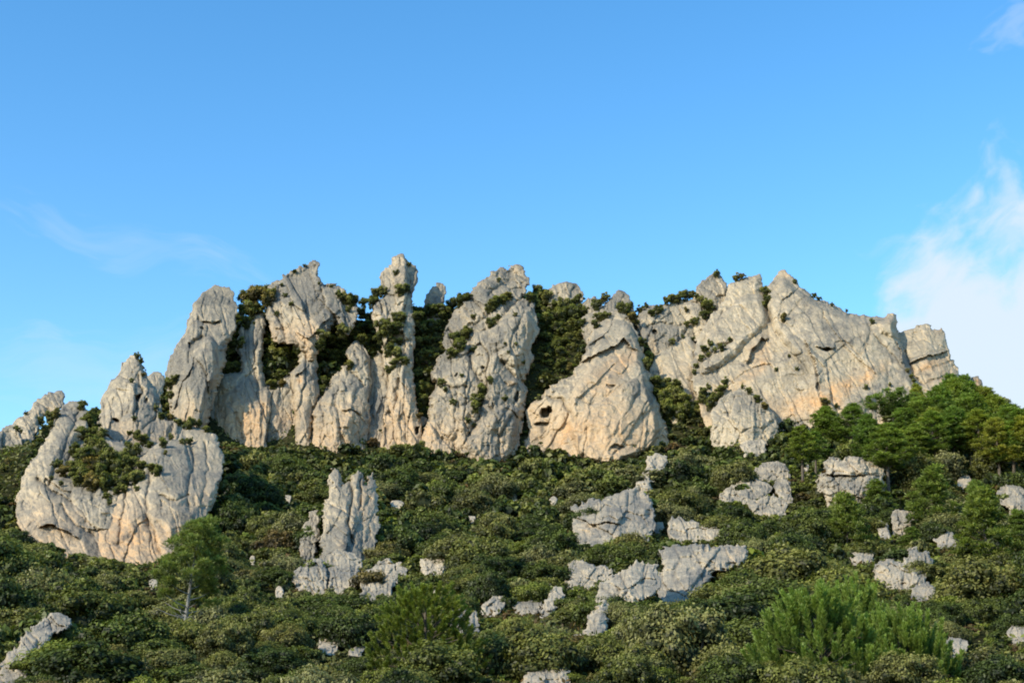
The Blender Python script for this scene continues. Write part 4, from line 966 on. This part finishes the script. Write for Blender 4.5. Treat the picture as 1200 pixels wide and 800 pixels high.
put_pine('tall2', 941, 566, 502, 40, 'slim pine with a small leaning crown, westernmost trunk beside the two-tiered boulder')
put_pine('tall2', 956, 558, 508, 34, 'second slim pine standing close behind the westernmost pine trunk')
put_pine('full', 972, 530, 478, 50, 'bushy dark pine above the two westernmost slim pines')
put_pine('tall', 1000, 535, 474, 46, 'dark pine rising straight behind the two-tiered boulder')
put_pine('tall', 1041, 577, 497, 58, 'tall bare-trunked pine at the eastern end of the two-tiered boulder')
put_pine('umbrella', 1052, 520, 463, 66, 'flat-topped yellowish umbrella pine in front of the pale cliff foot')
put_pine('full', 1076, 505, 452, 30, 'small dark pine touching the foot of the ochre striped end block')
grp = 'tall pines of the dense eastern pine wood'
for i, (px, pb, pt, w) in enumerate([(1074, 560, 498, 42), (1099, 558, 484, 46), (1118, 552, 490, 38), (1125, 549, 478, 42), (1140, 550, 486, 42), (1153, 556, 482, 44), (1172, 566, 490, 44), (1188, 568, 496, 46), (1205, 572, 490, 48), (1086, 552, 505, 40)]):
    put_pine(('tall', 'tall2', 'tall2')[i % 3], px, pb + 3, pt, w * 1.12, 'tall pine with a bare pale trunk, front row of the dense eastern wood', 'front row pines of the eastern wood')
for i, (px, pb, pt, w) in enumerate([(1090, 530, 466, 46), (1108, 525, 456, 48), (1128, 520, 446, 50), (1150, 528, 462, 52), (1168, 525, 466, 46), (1186, 532, 478, 48), (1204, 538, 482, 50), (1118, 508, 442, 44), (1136, 510, 443, 44), (1152, 512, 456, 44), (1170, 518, 468, 44), (1192, 522, 476, 46), (1068, 535, 478, 44), (1100, 540, 480, 44)]):
    put_pine(('tall3', 'full', 'full')[i % 3], px, pb + 10, pt, w * 1.25, 'dark bushy pine in the rear rows of the dense eastern wood', 'rear pines of the eastern wood')
put_pine('full', 1055, 548, 505, 44, 'low bushy pine under the tall bare-trunked pine and the umbrella pine')
put_pine('full', 1020, 545, 488, 46, 'dark bushy pine directly behind the two-tiered boulder, below the umbrella pine')
put_pine('young', 992, 648, 582, 56, 'light green young pine growing downhill of the two-tiered boulder', name='young_pine')
put_pine('young2', 1035, 608, 566, 44, 'light green young pine at the eastern foot of the two-tiered boulder', name='young_pine')
put_pine('young2', 1100, 628, 554, 62, 'rounded bright young pine in front of the pine trunks', name='young_pine')
put_pine('young', 1080, 618, 585, 40, 'small bright young pine just west of the rounded bright one', name='young_pine')
put_pine('young2', 1168, 668, 580, 70, 'broad blue-green young pine near the eastern picture edge', name='young_pine')
put_pine('young', 1148, 632, 568, 44, 'pale young pine uphill of the broad blue-green one', name='young_pine')
put_pine('young2', 1196, 640, 600, 44, 'young pine below the round layered boulder at the eastern picture edge', name='young_pine')
put_pine('young2', 1066, 648, 620, 30, 'very small light pine touching the upright grey block', name='young_pine')

def shoots(name, px, pyb, Y, h, r, label, mat, seed, nshoot, nneed, nl, wd, **kw):
    P = at(px, pyb, Y); P[2] = zt(P[0], P[1])
    q, t, tr, br = shoot_pine(seed, h, r, nshoot, nneed, nl, wd, **kw)
    o = bpy.data.objects.new(name, None); COL.objects.link(o); o.location = P; tag(o, label, 'pine tree')
    cm = quads_mesh('crown', q, t); link('crown', cm, o, mat)
    link('trunk', quads_mesh('trunk', tr), o, M_BARK)
    for b in br: link('branch', quads_mesh('branch', b), o, M_BARK)
    PLACED.append((P[0], P[1], r * 0.8))
    return o
def height_to(px, pyt, Y): 
    p = at(px, pyt, Y); return p[2] - zt(p[0], p[1])
shoots('young_pine', 962, 820, 34, height_to(962, 708, 34), 1.75, 'bright green young pine with long upright needle shoots, biggest plant at the bottom edge', M_FPINE, 71, 300, 170, 0.16, 0.012, sl=0.62, low=0.0)
shoots('young_pine', 1014, 806, 40, height_to(1014, 690, 40), 0.75, 'narrow tall young pine rising behind the biggest bright one', M_FPINE, 75, 120, 130, 0.16, 0.013, sl=0.6)
shoots('young_pine', 1058, 812, 38, height_to(1050, 732, 38), 1.6, 'lower young pine touching the eastern side of the biggest bright one', M_FPINE, 72, 280, 150, 0.16, 0.013, sl=0.6)
shoots('young_pine', 498, 806, 39, height_to(498, 686, 39), 1.7, 'feathery olive-green pine at the bottom edge, central scrub', M_YPINE, 73, 420, 90, 0.14, 0.012, sl=0.34, tilt=0.9)

# the pine with the silvery bare trunk
def silver_pine():
    px, pyb = 213, 770
    Y = 56.0
    P = at(px, pyb, Y); P[2] = zt(P[0], P[1]); h = height_to(px + 14, 610, Y); m = Y / F / CP
    rg = np.random.default_rng(5)
    o = bpy.data.objects.new('pine_tree', None); COL.objects.link(o); o.location = P
    tag(o, 'spreading pine with a silvery bare lower trunk and dead branches, western scrub', 'pine tree')
    ax = lambda t: np.array([0.0 + 0.5 * t ** 1.5, 0.05 * math.sin(t * 6), h * t])
    link('trunk', quads_mesh('trunk', tube([ax(t) for t in np.linspace(-0.06, 0.97, 12)], np.linspace(0.10, 0.015, 12), 8)), o, M_SILVER)
    Q, T = [], []
    for i in range(64):
        f = (i + rg.uniform(0, 1)) / 64
        t = 0.22 + 0.76 * f
        R = (1.75 * (1 - f) ** 0.7 + 0.3) * (1.0 if f > 0.25 else 0.8)
        a = i * 2.4 + rg.uniform(-.4, .4); rr = R * rg.uniform(0.45, 1.0)
        e = ax(t) + np.array([math.cos(a) * rr, math.sin(a) * rr, 0.15 * rr])
        if i % 4 == 0 or f < 0.2:
            link('branch', quads_mesh('branch', tube([ax(t - 0.05), (ax(t - 0.05) + e) / 2 + (0, 0, -0.06), e], [0.03, 0.02, 0.007], 5)), o, M_SILVER)
        if f < 0.30 and math.sin(a) < 0.5: continue                   # bare lower front
        pr = rg.uniform(0.26, 0.5)
        v = rnd_dirs(rg, 84, 0.4); p = e + v * pr * rg.uniform(0.3, 1.05, 84)[:, None] * (1, 1, 0.5)
        Pn = np.repeat(p, 7, 0); V = np.repeat(v, 7, 0)
        D = V * 0.6 + rg.normal(size=V.shape) * 0.6 + np.array([0, 0, 0.4]); D /= np.linalg.norm(D, axis=1, keepdims=True)
        Q.append(blades(Pn, D, 0.16 * rg.uniform(0.7, 1.2, len(Pn)), 0.014, rg))
        T.append(np.repeat(0.42 + 0.36 * v[:, 2] + rg.normal(size=84) * 0.12, 7))  # top tufts painted lighter, undersides painted as shaded
    for k, (dx, dz, s) in enumerate([(0.9, 0.25, 1), (0.75, 0.42, 1), (-0.35, 0.5, -1), (0.6, 0.1, 1), (-0.5, 0.2, -1)]):     # dead branches low on the trunk
        t0 = 0.10 + 0.035 * k
        link('branch', quads_mesh('branch', tube([ax(t0), ax(t0) + (dx * 0.5, -0.15, dz * 0.25), ax(t0) + (dx, -0.25, dz)], [0.03, 0.018, 0.005], 5)), o, M_SILVER)
    link('crown', quads_mesh('crown', Q, T), o, M_SPINE)
    PLACED.append((P[0], P[1], 1.5)); PLACED.append((P[0] - 0.2, P[1] - 2.6, 1.5)); PLACED.append((P[0] - 0.4, P[1] - 5.2, 1.3))
silver_pine()

# ---- bushes rooted on the cliffs: (photo x, y, radius in photo px)
def hit_Y(px, py):
    i, j = int(round(px)) + 50, int(round(py))
    w = DEPTH[max(0, j - 1):j + 2, max(0, i - 1):i + 2]
    y = w.min() if w.size else 1e9
    g = ground_hit(px, py)[0]
    g = g if g == g else 1e9
    return min(y, g)

nb = [0]
def cliff_bushes(host, items, look='small dark evergreen bush'):
    for px, py, rp in items:
        Y = hit_Y(px, py + rp * 0.45)
        if Y > 300:                                    # above the skyline: rooted on the edge just below
            for dy in range(1, 26):
                Y = hit_Y(px, py + rp * 0.45 + dy)
                if Y < 300: break
        if Y > 300: continue
        r = rp * 0.95 * random.uniform(0.8, 1.2) * Y / F / CP
        P = at(px, py, Y - 0.1 * r); P[2] -= 0.85 * r
        lod = 'mid' if rp > 5 else 'low'
        plant_bush('cliff_bush', LIB['cliffbush', lod, nb[0] % 5], P, r, r * random.uniform(0.9, 1.4), f'{look} growing {host}', 'bush', f'bushes {host}')
        nb[0] += 1

cliff_bushes('in the gap behind the smooth tall rounded pillar', [(287, 347, 9), (297, 349, 12), (308, 342, 12), (318, 343, 8), (283, 362, 9), (293, 365, 12), (303, 360, 10), (313, 352, 9), (280, 376, 8), (290, 380, 8), (276, 392, 8), (272, 404, 9), (281, 402, 7), (270, 418, 8), (276, 430, 8), (269, 432, 7)])
cliff_bushes('in the hollow below the peaked highest slab', [(318, 408, 12), (331, 402, 12), (343, 402, 11), (350, 410, 7), (322, 423, 13), (336, 420, 13), (345, 424, 8), (314, 395, 8), (318, 438, 11), (330, 438, 11), (320, 450, 8), (330, 448, 6), (310, 400, 6)])
cliff_bushes('in the dark recess uphill of the stout peaked buttress', [(378, 392, 10), (390, 386, 11), (402, 388, 10), (413, 392, 10), (374, 405, 9), (386, 402, 13), (400, 402, 12), (376, 420, 9), (388, 418, 12), (402, 417, 9), (410, 428, 7), (378, 436, 9), (388, 432, 9), (380, 448, 8), (377, 458, 6), (420, 388, 8), (424, 398, 7)])
cliff_bushes('on the ledges beside the slender knobbed pinnacle', [(404, 350, 8), (412, 352, 8), (397, 346, 5), (388, 335, 3), (408, 362, 5), (426, 355, 6), (424, 366, 9), (432, 372, 8), (441, 346, 8), (448, 342, 8), (436, 354, 8), (428, 382, 9), (438, 386, 10), (448, 380, 10), (436, 398, 8), (446, 396, 9), (430, 395, 8)])
cliff_bushes('on the front of the slender knobbed pinnacle', [(470, 341, 9), (476, 337, 6), (464, 319, 5), (480, 309, 4), (465, 373, 10), (472, 372, 8), (455, 386, 11), (464, 384, 9), (468, 400, 6), (459, 398, 8), (456, 412, 8), (466, 416, 8), (474, 422, 7), (462, 425, 7), (456, 432, 6)])
cliff_bushes('on the summit edge of the peaked slab', [(345, 318, 3), (357, 311, 3), (334, 345, 5), (341, 355, 5), (325, 368, 3), (330, 334, 3), (322, 341, 4), (374, 332, 3)], 'tiny bush')
cliff_bushes('between the slender pinnacle and the central buttress', [(488, 372, 9), (497, 368, 9), (507, 364, 10), (518, 362, 10), (530, 358, 10), (540, 352, 9), (548, 347, 7), (492, 388, 11), (505, 382, 12), (518, 372, 9), (490, 405, 11), (503, 400, 12), (493, 422, 10), (503, 418, 10), (490, 440, 9), (499, 438, 9), (494, 458, 10), (503, 455, 7), (497, 472, 9), (491, 486, 6), (535, 398, 11), (545, 388, 10), (540, 405, 9), (555, 408, 5), (520, 405, 8), (530, 412, 8), (512, 412, 8)])
cliff_bushes('on the face of the massive central buttress', [(574, 360, 10), (582, 353, 8), (590, 352, 7), (596, 346, 6), (575, 378, 8), (583, 372, 6), (590, 348, 5), (604, 368, 3), (555, 370, 4), (560, 467, 9), (566, 458, 7), (557, 478, 8), (517, 449, 7), (522, 456, 5), (532, 471, 5), (575, 446, 6), (592, 466, 4), (592, 402, 3), (548, 492, 5), (556, 497, 4), (605, 403, 3), (614, 424, 3), (596, 412, 3), (541, 440, 3), (584, 328, 4)])
cliff_bushes('on the wooded shoulder west of the triangular face', [(623, 348, 8), (632, 344, 8), (640, 349, 9), (650, 356, 9), (660, 359, 9), (670, 354, 9), (677, 350, 8), (685, 362, 7), (632, 360, 10), (644, 366, 11), (657, 370, 11), (670, 368, 11), (682, 366, 8), (640, 380, 12), (654, 384, 12), (668, 382, 12), (680, 378, 8), (642, 396, 11), (655, 400, 12), (668, 396, 11), (646, 412, 11), (658, 414, 10), (670, 408, 8), (644, 426, 9), (654, 428, 8), (677, 422, 6), (668, 432, 6), (640, 438, 7), (634, 452, 5), (632, 465, 5), (636, 395, 8), (634, 412, 7), (680, 392, 7), (645, 443, 5)])
cliff_bushes('behind the apex of the triangular peach-stained face', [(699, 358, 8), (706, 352, 6), (710, 349, 5), (702, 371, 8), (710, 368, 7), (698, 380, 7), (727, 361, 8), (735, 364, 8), (741, 372, 7), (745, 378, 5)])
cliff_bushes('in the wooded gully east of the triangular face', [(752, 400, 7), (757, 410, 10), (761, 420, 10), (758, 428, 7), (768, 447, 8), (777, 452, 12), (789, 455, 12), (775, 466, 12), (788, 468, 14), (801, 470, 12), (812, 478, 11), (784, 484, 12), (797, 486, 12), (808, 488, 10), (820, 486, 8), (768, 458, 7), (822, 468, 7)], 'dark dense bush')
cliff_bushes('under the western foot of the long eastern cliff', [(825, 462, 7), (830, 453, 5), (845, 456, 7), (839, 464, 8), (832, 474, 9), (850, 448, 5), (878, 458, 6), (870, 453, 3), (888, 467, 6), (897, 475, 6)], 'light green bush')
cliff_bushes('along the broken skyline west of the long eastern cliff', [(750, 362, 5), (757, 358, 5), (765, 366, 7), (772, 362, 6), (781, 353, 7), (788, 350, 7), (795, 351, 6), (803, 347, 7), (811, 344, 7), (816, 347, 5), (804, 363, 4), (823, 354, 6), (831, 361, 8), (825, 368, 6), (805, 379, 6), (814, 377, 6), (800, 394, 4), (812, 396, 4), (787, 401, 5), (840, 322, 4)])
cliff_bushes('on the face and crest of the long eastern cliff', [(863, 326, 5), (869, 324, 6), (897, 342, 6), (899, 350, 6), (897, 357, 4), (918, 373, 6), (954, 346, 5), (959, 349, 4), (932, 330, 4), (975, 357, 3), (992, 364, 3), (822, 420, 6), (830, 415, 5), (846, 407, 6), (838, 411, 4), (826, 408, 6), (832, 402, 4), (816, 428, 5), (814, 436, 4), (855, 398, 3), (925, 417, 2.5), (934, 432, 2.5), (910, 433, 3), (1015, 453, 4), (1043, 451, 2.5), (967, 471, 7), (980, 475, 4), (1068, 440, 5), (1064, 434, 4), (1071, 446, 3), (1022, 377, 3)])
cliff_bushes('in the leafy hollow of the western rock mass', [(88, 545, 9), (98, 548, 14), (110, 545, 17), (124, 545, 17), (136, 550, 13), (92, 536, 10), (102, 532, 13), (115, 530, 14), (128, 534, 13), (108, 518, 12), (112, 506, 10), (107, 497, 12), (104, 487, 9), (110, 482, 8), (112, 490, 9), (96, 476, 6), (150, 545, 12), (155, 532, 10), (148, 555, 8), (118, 555, 10), (142, 540, 10), (70, 543, 5), (65, 543, 6), (87, 527, 10), (84, 546, 10), (94, 560, 12), (108, 566, 12), (126, 566, 12), (144, 565, 12), (160, 560, 10), (166, 545, 10), (74, 552, 8), (118, 510, 10), (98, 505, 9)])
cliff_bushes('on the upper edge of the broad rounded bulge', [(160, 510, 7), (168, 514, 8), (152, 506, 5), (175, 520, 7), (192, 520, 6), (200, 512, 5), (194, 530, 4), (178, 546, 8), (184, 552, 7), (136, 574, 8), (145, 572, 6), (125, 580, 6), (160, 572, 4), (71, 566, 4), (60, 560, 3), (100, 567, 5), (128, 588, 4), (222, 516, 5), (215, 517, 4), (157, 490, 4)])
cliff_bushes('on and behind the knobbly spire', [(161, 417, 5), (165, 422, 4), (168, 438, 4), (155, 446, 3), (198, 449, 7), (205, 445, 6), (208, 440, 4), (192, 460, 7), (200, 462, 7), (190, 470, 5), (190, 487, 6), (200, 488, 7), (210, 494, 7), (222, 498, 7), (232, 497, 6), (242, 502, 6), (196, 478, 7), (182, 478, 4)])
cliff_bushes('under the leaning slab at the western picture edge', [(48, 493, 7), (58, 490, 8), (66, 486, 7), (52, 500, 6), (25, 505, 3), (60, 498, 5), (20, 502, 4), (30, 484, 2.5), (10, 542, 6), (4, 550, 7)])

# ---- the scrub of the slope
VIS = np.full((820, 1300), -1.0); VID = np.full((820, 1300), -1)          # distance of rock that the photo shows free of bushes
BASE = [(-60, 545), (0, 562), (20, 600), (60, 634), (115, 647), (150, 660), (188, 661), (205, 636), (220, 617), (245, 606), (258, 562), (262, 514), (285, 521), (320, 518), (350, 523), (380, 523), (430, 512), (450, 516), (490, 510), (500, 518), (555, 529), (580, 538), (605, 521), (640, 514), (680, 529), (715, 541), (745, 531), (775, 512), (785, 500), (810, 470), (835, 478), (860, 470), (912, 478), (935, 476), (960, 482), (985, 478), (1030, 482), (1060, 462), (1085, 462), (1100, 460), (1124, 442), (1250, 400)]
bx = np.interp(np.arange(-50, 1250), [p[0] for p in BASE], [p[1] for p in BASE])
rows = np.arange(820)[:, None]
isc = (OWNER >= 0) & (OWNER < N_CLIFF) & (rows < bx[None, :])
VIS[isc] = DEPTH[isc]
BUDGET = {}
for lid, (poly, Y) in enumerate(LUMP_POLYS):
    A = np.array(poly); x0, y0 = np.floor(A.min(0)).astype(int); x1, y1 = np.ceil(A.max(0)).astype(int)
    x0 = max(x0, -49); x1 = min(x1, 1248); y1 = min(y1, 818)
    if x1 <= x0 or y1 <= y0: continue
    gx, gy = np.meshgrid(np.arange(x0, x1 + 1), np.arange(y0, y1 + 1))
    s = poly_sdf(gx.astype(float), gy.astype(float), A) > 0.5
    sub = VIS[y0:y1 + 1, x0 + 50:x1 + 51]
    sub[s] = np.maximum(sub[s], Y)
    VID[y0:y1 + 1, x0 + 50:x1 + 51][s] = lid; BUDGET[lid] = 0.05 * s.sum()
USED = []
def spend():
    for i_, c_ in USED: BUDGET[i_] -= c_
    USED.clear()
def hides(X, Y, Z, r, h):
    """share of a bush's picture area that would cover rock the photo shows bare"""
    px, py = to_px(np.array([X, Y, Z + 0.5 * h])); s = F * CP / Y
    rx, ry = r * s * 0.95, 0.55 * h * s
    x0, x1 = int(px - rx) + 50, int(px + rx) + 51; y0, y1 = int(py - ry), int(py + ry) + 1
    x0 = max(x0, 0); y0 = max(y0, 0); x1 = min(x1, 1300); y1 = min(y1, 820)
    USED.clear()
    if x1 <= x0 or y1 <= y0: return 0.0
    yy, xx = np.mgrid[y0:y1, x0:x1]
    el = ((xx - 50 - px) / rx) ** 2 + ((yy - py) / ry) ** 2 < 1
    w = VIS[y0:y1, x0:x1]
    n = el.sum()
    m = (w > Y - 1.0) & el
    ids, cn = np.unique(VID[y0:y1, x0:x1][m], return_counts=True)
    for i_, c_ in zip(ids, cn):
        if c_ > (BUDGET[i_] if i_ >= 0 else 40): return 1.0
    USED[:] = [(i_, c_) for i_, c_ in zip(ids, cn) if i_ >= 0]
    return m.sum() / max(n, 1)

GRID = {}
def free(X, Y, r):
    i, j = int(X // 3), int(Y // 3)
    for a in range(i - 2, i + 3):
        for b in range(j - 2, j + 3):
            for x, y, q in GRID.get((a, b), ()):
                if (x - X) ** 2 + (y - Y) ** 2 < (0.74 * (q + r)) ** 2: return False
    return True
def occupy(X, Y, r): GRID.setdefault((int(X // 3), int(Y // 3)), []).append((X, Y, r))
for p in PLACED: occupy(*p)

rg = random.Random(12)
BUSHES = []           # kind, X, Y, Z, r, h
def try_bush(kind, X, Y, r, hr):
    if not free(X, Y, r): return False
    Z = float(zt(X, Y)); h = r * hr
    for shrink in (1.0, 0.75, 0.55, 0.4):
        rr, hh = r * shrink, h * shrink
        if hides(X, Y, Z, rr, hh) < 0.15:
            BUSHES.append((kind, X, Y, Z, rr, hh)); occupy(X, Y, rr); spend(); return True
    return False
# the big ones the photo shows singly: photo x, y of the middle, half width in px, half height, kind
for px, pyt, pyb, w, kind in [(920, 622, 705, 118, 'oak'), (800, 690, 800, 120, 'oak'), (870, 660, 720, 90, 'oak'), (620, 712, 806, 112, 'oak'), (1150, 642, 722, 110, 'oak'), (100, 738, 812, 130, 'oak'), (1165, 745, 815, 95, 'shrub'), (470, 705, 765, 70, 'oak'),
                              (300, 640, 715, 90, 'oak'), (285, 690, 740, 70, 'oak'), (170, 700, 760, 80, 'oak'), (30, 660, 720, 90, 'oak'), (560, 662, 705, 80, 'oak'), (640, 640, 690, 80, 'oak'), (400, 690, 735, 90, 'oak'), (735, 700, 745, 60, 'shrub'), (700, 735, 800, 90, 'shrub'), (860, 745, 806, 90, 'shrub'),
                              (640, 672, 700, 45, 'shrub'), (530, 740, 806, 70, 'shrub'), (420, 750, 806, 80, 'oak'), (320, 750, 806, 90, 'oak'), (80, 605, 650, 60, 'oak'), (300, 545, 600, 70, 'oak'), (275, 580, 640, 60, 'oak'), (340, 530, 575, 60, 'oak'), (345, 580, 625, 40, 'oak'), (750, 745, 806, 80, 'oak'), (215, 770, 815, 90, 'oak'), (520, 620, 662, 70, 'oak'), (590, 640, 680, 60, 'oak'), (455, 610, 645, 56, 'oak'), (560, 590, 625, 56, 'oak'), (480, 570, 600, 50, 'oak'), (620, 560, 592, 50, 'oak'), (700, 545, 570, 44, 'oak'), (820, 560, 590, 44, 'oak'), (900, 605, 640, 60, 'oak'), (950, 590, 625, 60, 'oak'), (1085, 725, 800, 80, 'shrub'), (240, 660, 700, 60, 'oak'), (10, 610, 660, 60, 'oak'), (120, 690, 735, 70, 'oak'), (380, 790, 830, 110, 'oak'), (690, 790, 830, 90, 'oak')]:
    Y = ground_hit(px, pyb - 4)[0]
    if not Y == Y or pyb > 798: Y = min(Y if Y == Y else 99, 40 + (812 - pyb) * 0.3)
    P = at(px, pyb, Y); r = w / 2 * Y / F / CP; h = height_to(px, pyt, Y)
    for shrink in (1.0, 0.9, 0.8, 0.7, 0.6):
        r2, h2 = r * shrink, h * shrink
        if hides(P[0], P[1], float(zt(P[0], P[1])), r2 * 0.9, h2 * 0.9) < 0.08: break
    else: continue
    r, h = r2, h2
    if free(P[0], P[1], r * 0.55):
        BUSHES.append((kind, P[0], P[1], float(zt(P[0], P[1])), r, h)); occupy(P[0], P[1], r); spend()
for n_try, r0, r1, ok_ in ((1700, 1.8, 2.9, 0.9), (4200, 1.2, 1.8, 0.7), (11000, 0.8, 1.2, 0.45), (42000, 0.4, 0.8, 0.15)):
    for _ in range(n_try):
        Y = 27 + (252 - 27) * rg.random() ** 0.62
        X = rg.uniform(-1, 1) * (0.42 * Y + 9)
        kind = 'oak' if rg.random() < ok_ + 0.35 * vnoise(np.array([X / 14]), np.array([Y / 18]), np.array([0.0]), 77)[0] else 'shrub'
        r = rg.uniform(r0, r1) * (0.6 if Y < 45 else 0.8 if Y < 70 else 1)
        try_bush(kind, X, Y, r, rg.uniform(1.0, 1.75) if kind == 'oak' else rg.uniform(0.7, 1.3))

def where(px, py, Y):
    ew = 'western' if px < 400 else 'central' if px < 800 else 'eastern'
    if Y > 208: return f'on the steep ground among the {ew} ridge rocks'
    if py > 735: return f'along the bottom edge of the {ew} scrub'
    if py > 650: return f'in the lower {ew} scrub'
    if py > 580: return f'halfway up the {ew} scrub slope'
    return f'on the upper {ew} scrub slope below the cliffs'
def in_view(b):
    px, py = to_px(np.array([b[1], b[2], b[3] + b[5] * 0.6])); rp = b[4] * F / b[2]
    if not (-rp < px < 1200 + rp and py - rp < 800): return 0
    i, j = int(min(max(px, 0), 1199)) + 50, int(min(max(py, 0), 799))
    if DEPTH[j, i] < b[2] - 1.5: return 0
    return rp
sized = sorted(((in_view(b), k) for k, b in enumerate(BUSHES)), reverse=True)
cnt = {'oak': 0, 'shrub': 0}; LIM = {'oak': 290, 'shrub': 280}; mass = []
for rp, k in sized:
    kind, X, Y, Z, r, h = BUSHES[k]
    if rp > 0 and cnt[kind] < LIM[kind]:
        cnt[kind] += 1
        px, py = to_px(np.array([X, Y, Z])); wh = where(float(px), float(py), Y)
        lod = 'hi' if rp > 26 else 'mid' if rp > 9 else 'low'
        v = rg.randrange(4)
        hz = h / 1.42 if kind == 'oak' else h / 1.15
        if kind == 'oak': plant_bush('holm_oak_bush', LIB[kind, lod, v], (X, Y, Z - 0.05 * h), r, hz, f'dense rounded dark-leaved bush {wh}', 'bush', f'dark-leaved bushes {wh}', STEMS[v % 3] if rp > 18 else None)
        else: plant_bush('garrigue_shrub', LIB[kind, lod, v], (X, Y, Z - 0.05 * h), r, hz, f'low spreading olive-green shrub {wh}', 'shrub', f'olive-green shrubs {wh}', STEMS[v % 3] if rp > 18 else None)
    else:
        mass.append(k)
# everything smaller reads as one mass of undergrowth
protos = [bush_quads(700 + i, 8, n, lf, fl, 0.3, core=True) for i, (n, lf, fl) in enumerate([(260, 0.20, 0.9), (260, 0.20, 0.7), (240, 0.20, 0.8), (260, 0.21, 0.6)])]
fine = [bush_quads(720 + i, 12, 1100, 0.095, fl, 0.35) for i, fl in enumerate((0.9, 0.7, 0.55, 0.8))]
Qs, Ts, Hs = [], [], []
for k in mass:
    kind, X, Y, Z, r, h = BUSHES[k]
    q, t = (fine if Y < 85 else protos)[rg.randrange(4)]
    a = rg.uniform(0, 6.28); c, s = math.cos(a), math.sin(a)
    M = np.array([[c * r, s * r, 0], [-s * r, c * r, 0], [0, 0, h / 1.25]])
    Qs.append(q @ M + np.array([X, Y, Z - 0.08 * h])); Ts.append(t)
    hu = rg.uniform(0.0, 0.5) if kind == 'oak' else rg.uniform(0.25, 1.0)
    Hs.append(np.full(len(q), hu))
# low plants and twigs on the open ground between
n = 90000
Yg = 26 + 215 * np.random.default_rng(3).random(n) ** 0.7; Xg = np.random.default_rng(4).uniform(-1, 1, n) * (0.42 * Yg + 9)
rgn = np.random.default_rng(8)
C = np.stack([Xg, Yg, zt(Xg, Yg) + rgn.uniform(0.02, 0.35, n)], 1)
ln = 0.03 + 0.0014 * Yg
Qs.append(leaf_quads(C, rnd_dirs(rgn, n, 0.6), ln * rgn.uniform(0.7, 1.4, n), ln * 0.6, rgn)); Ts.append(rgn.uniform(0.1, 0.7, n))
Hs.append(np.clip(0.62 + 0.38 * fbm(Xg / 9, Yg / 9, 0, 3, 61) + rgn.normal(size=n) * 0.1, 0.1, 1.0))
um = quads_mesh('undergrowth', Qs, Ts, np.concatenate(Hs))
u = link('undergrowth', um, mat=M_MASS)
tag(u, 'low mixed green and brown undergrowth covering the slope between the larger bushes', 'undergrowth', kind='stuff')
print('bushes', cnt, 'mass', len(mass), 'quads', len(um.polygons))
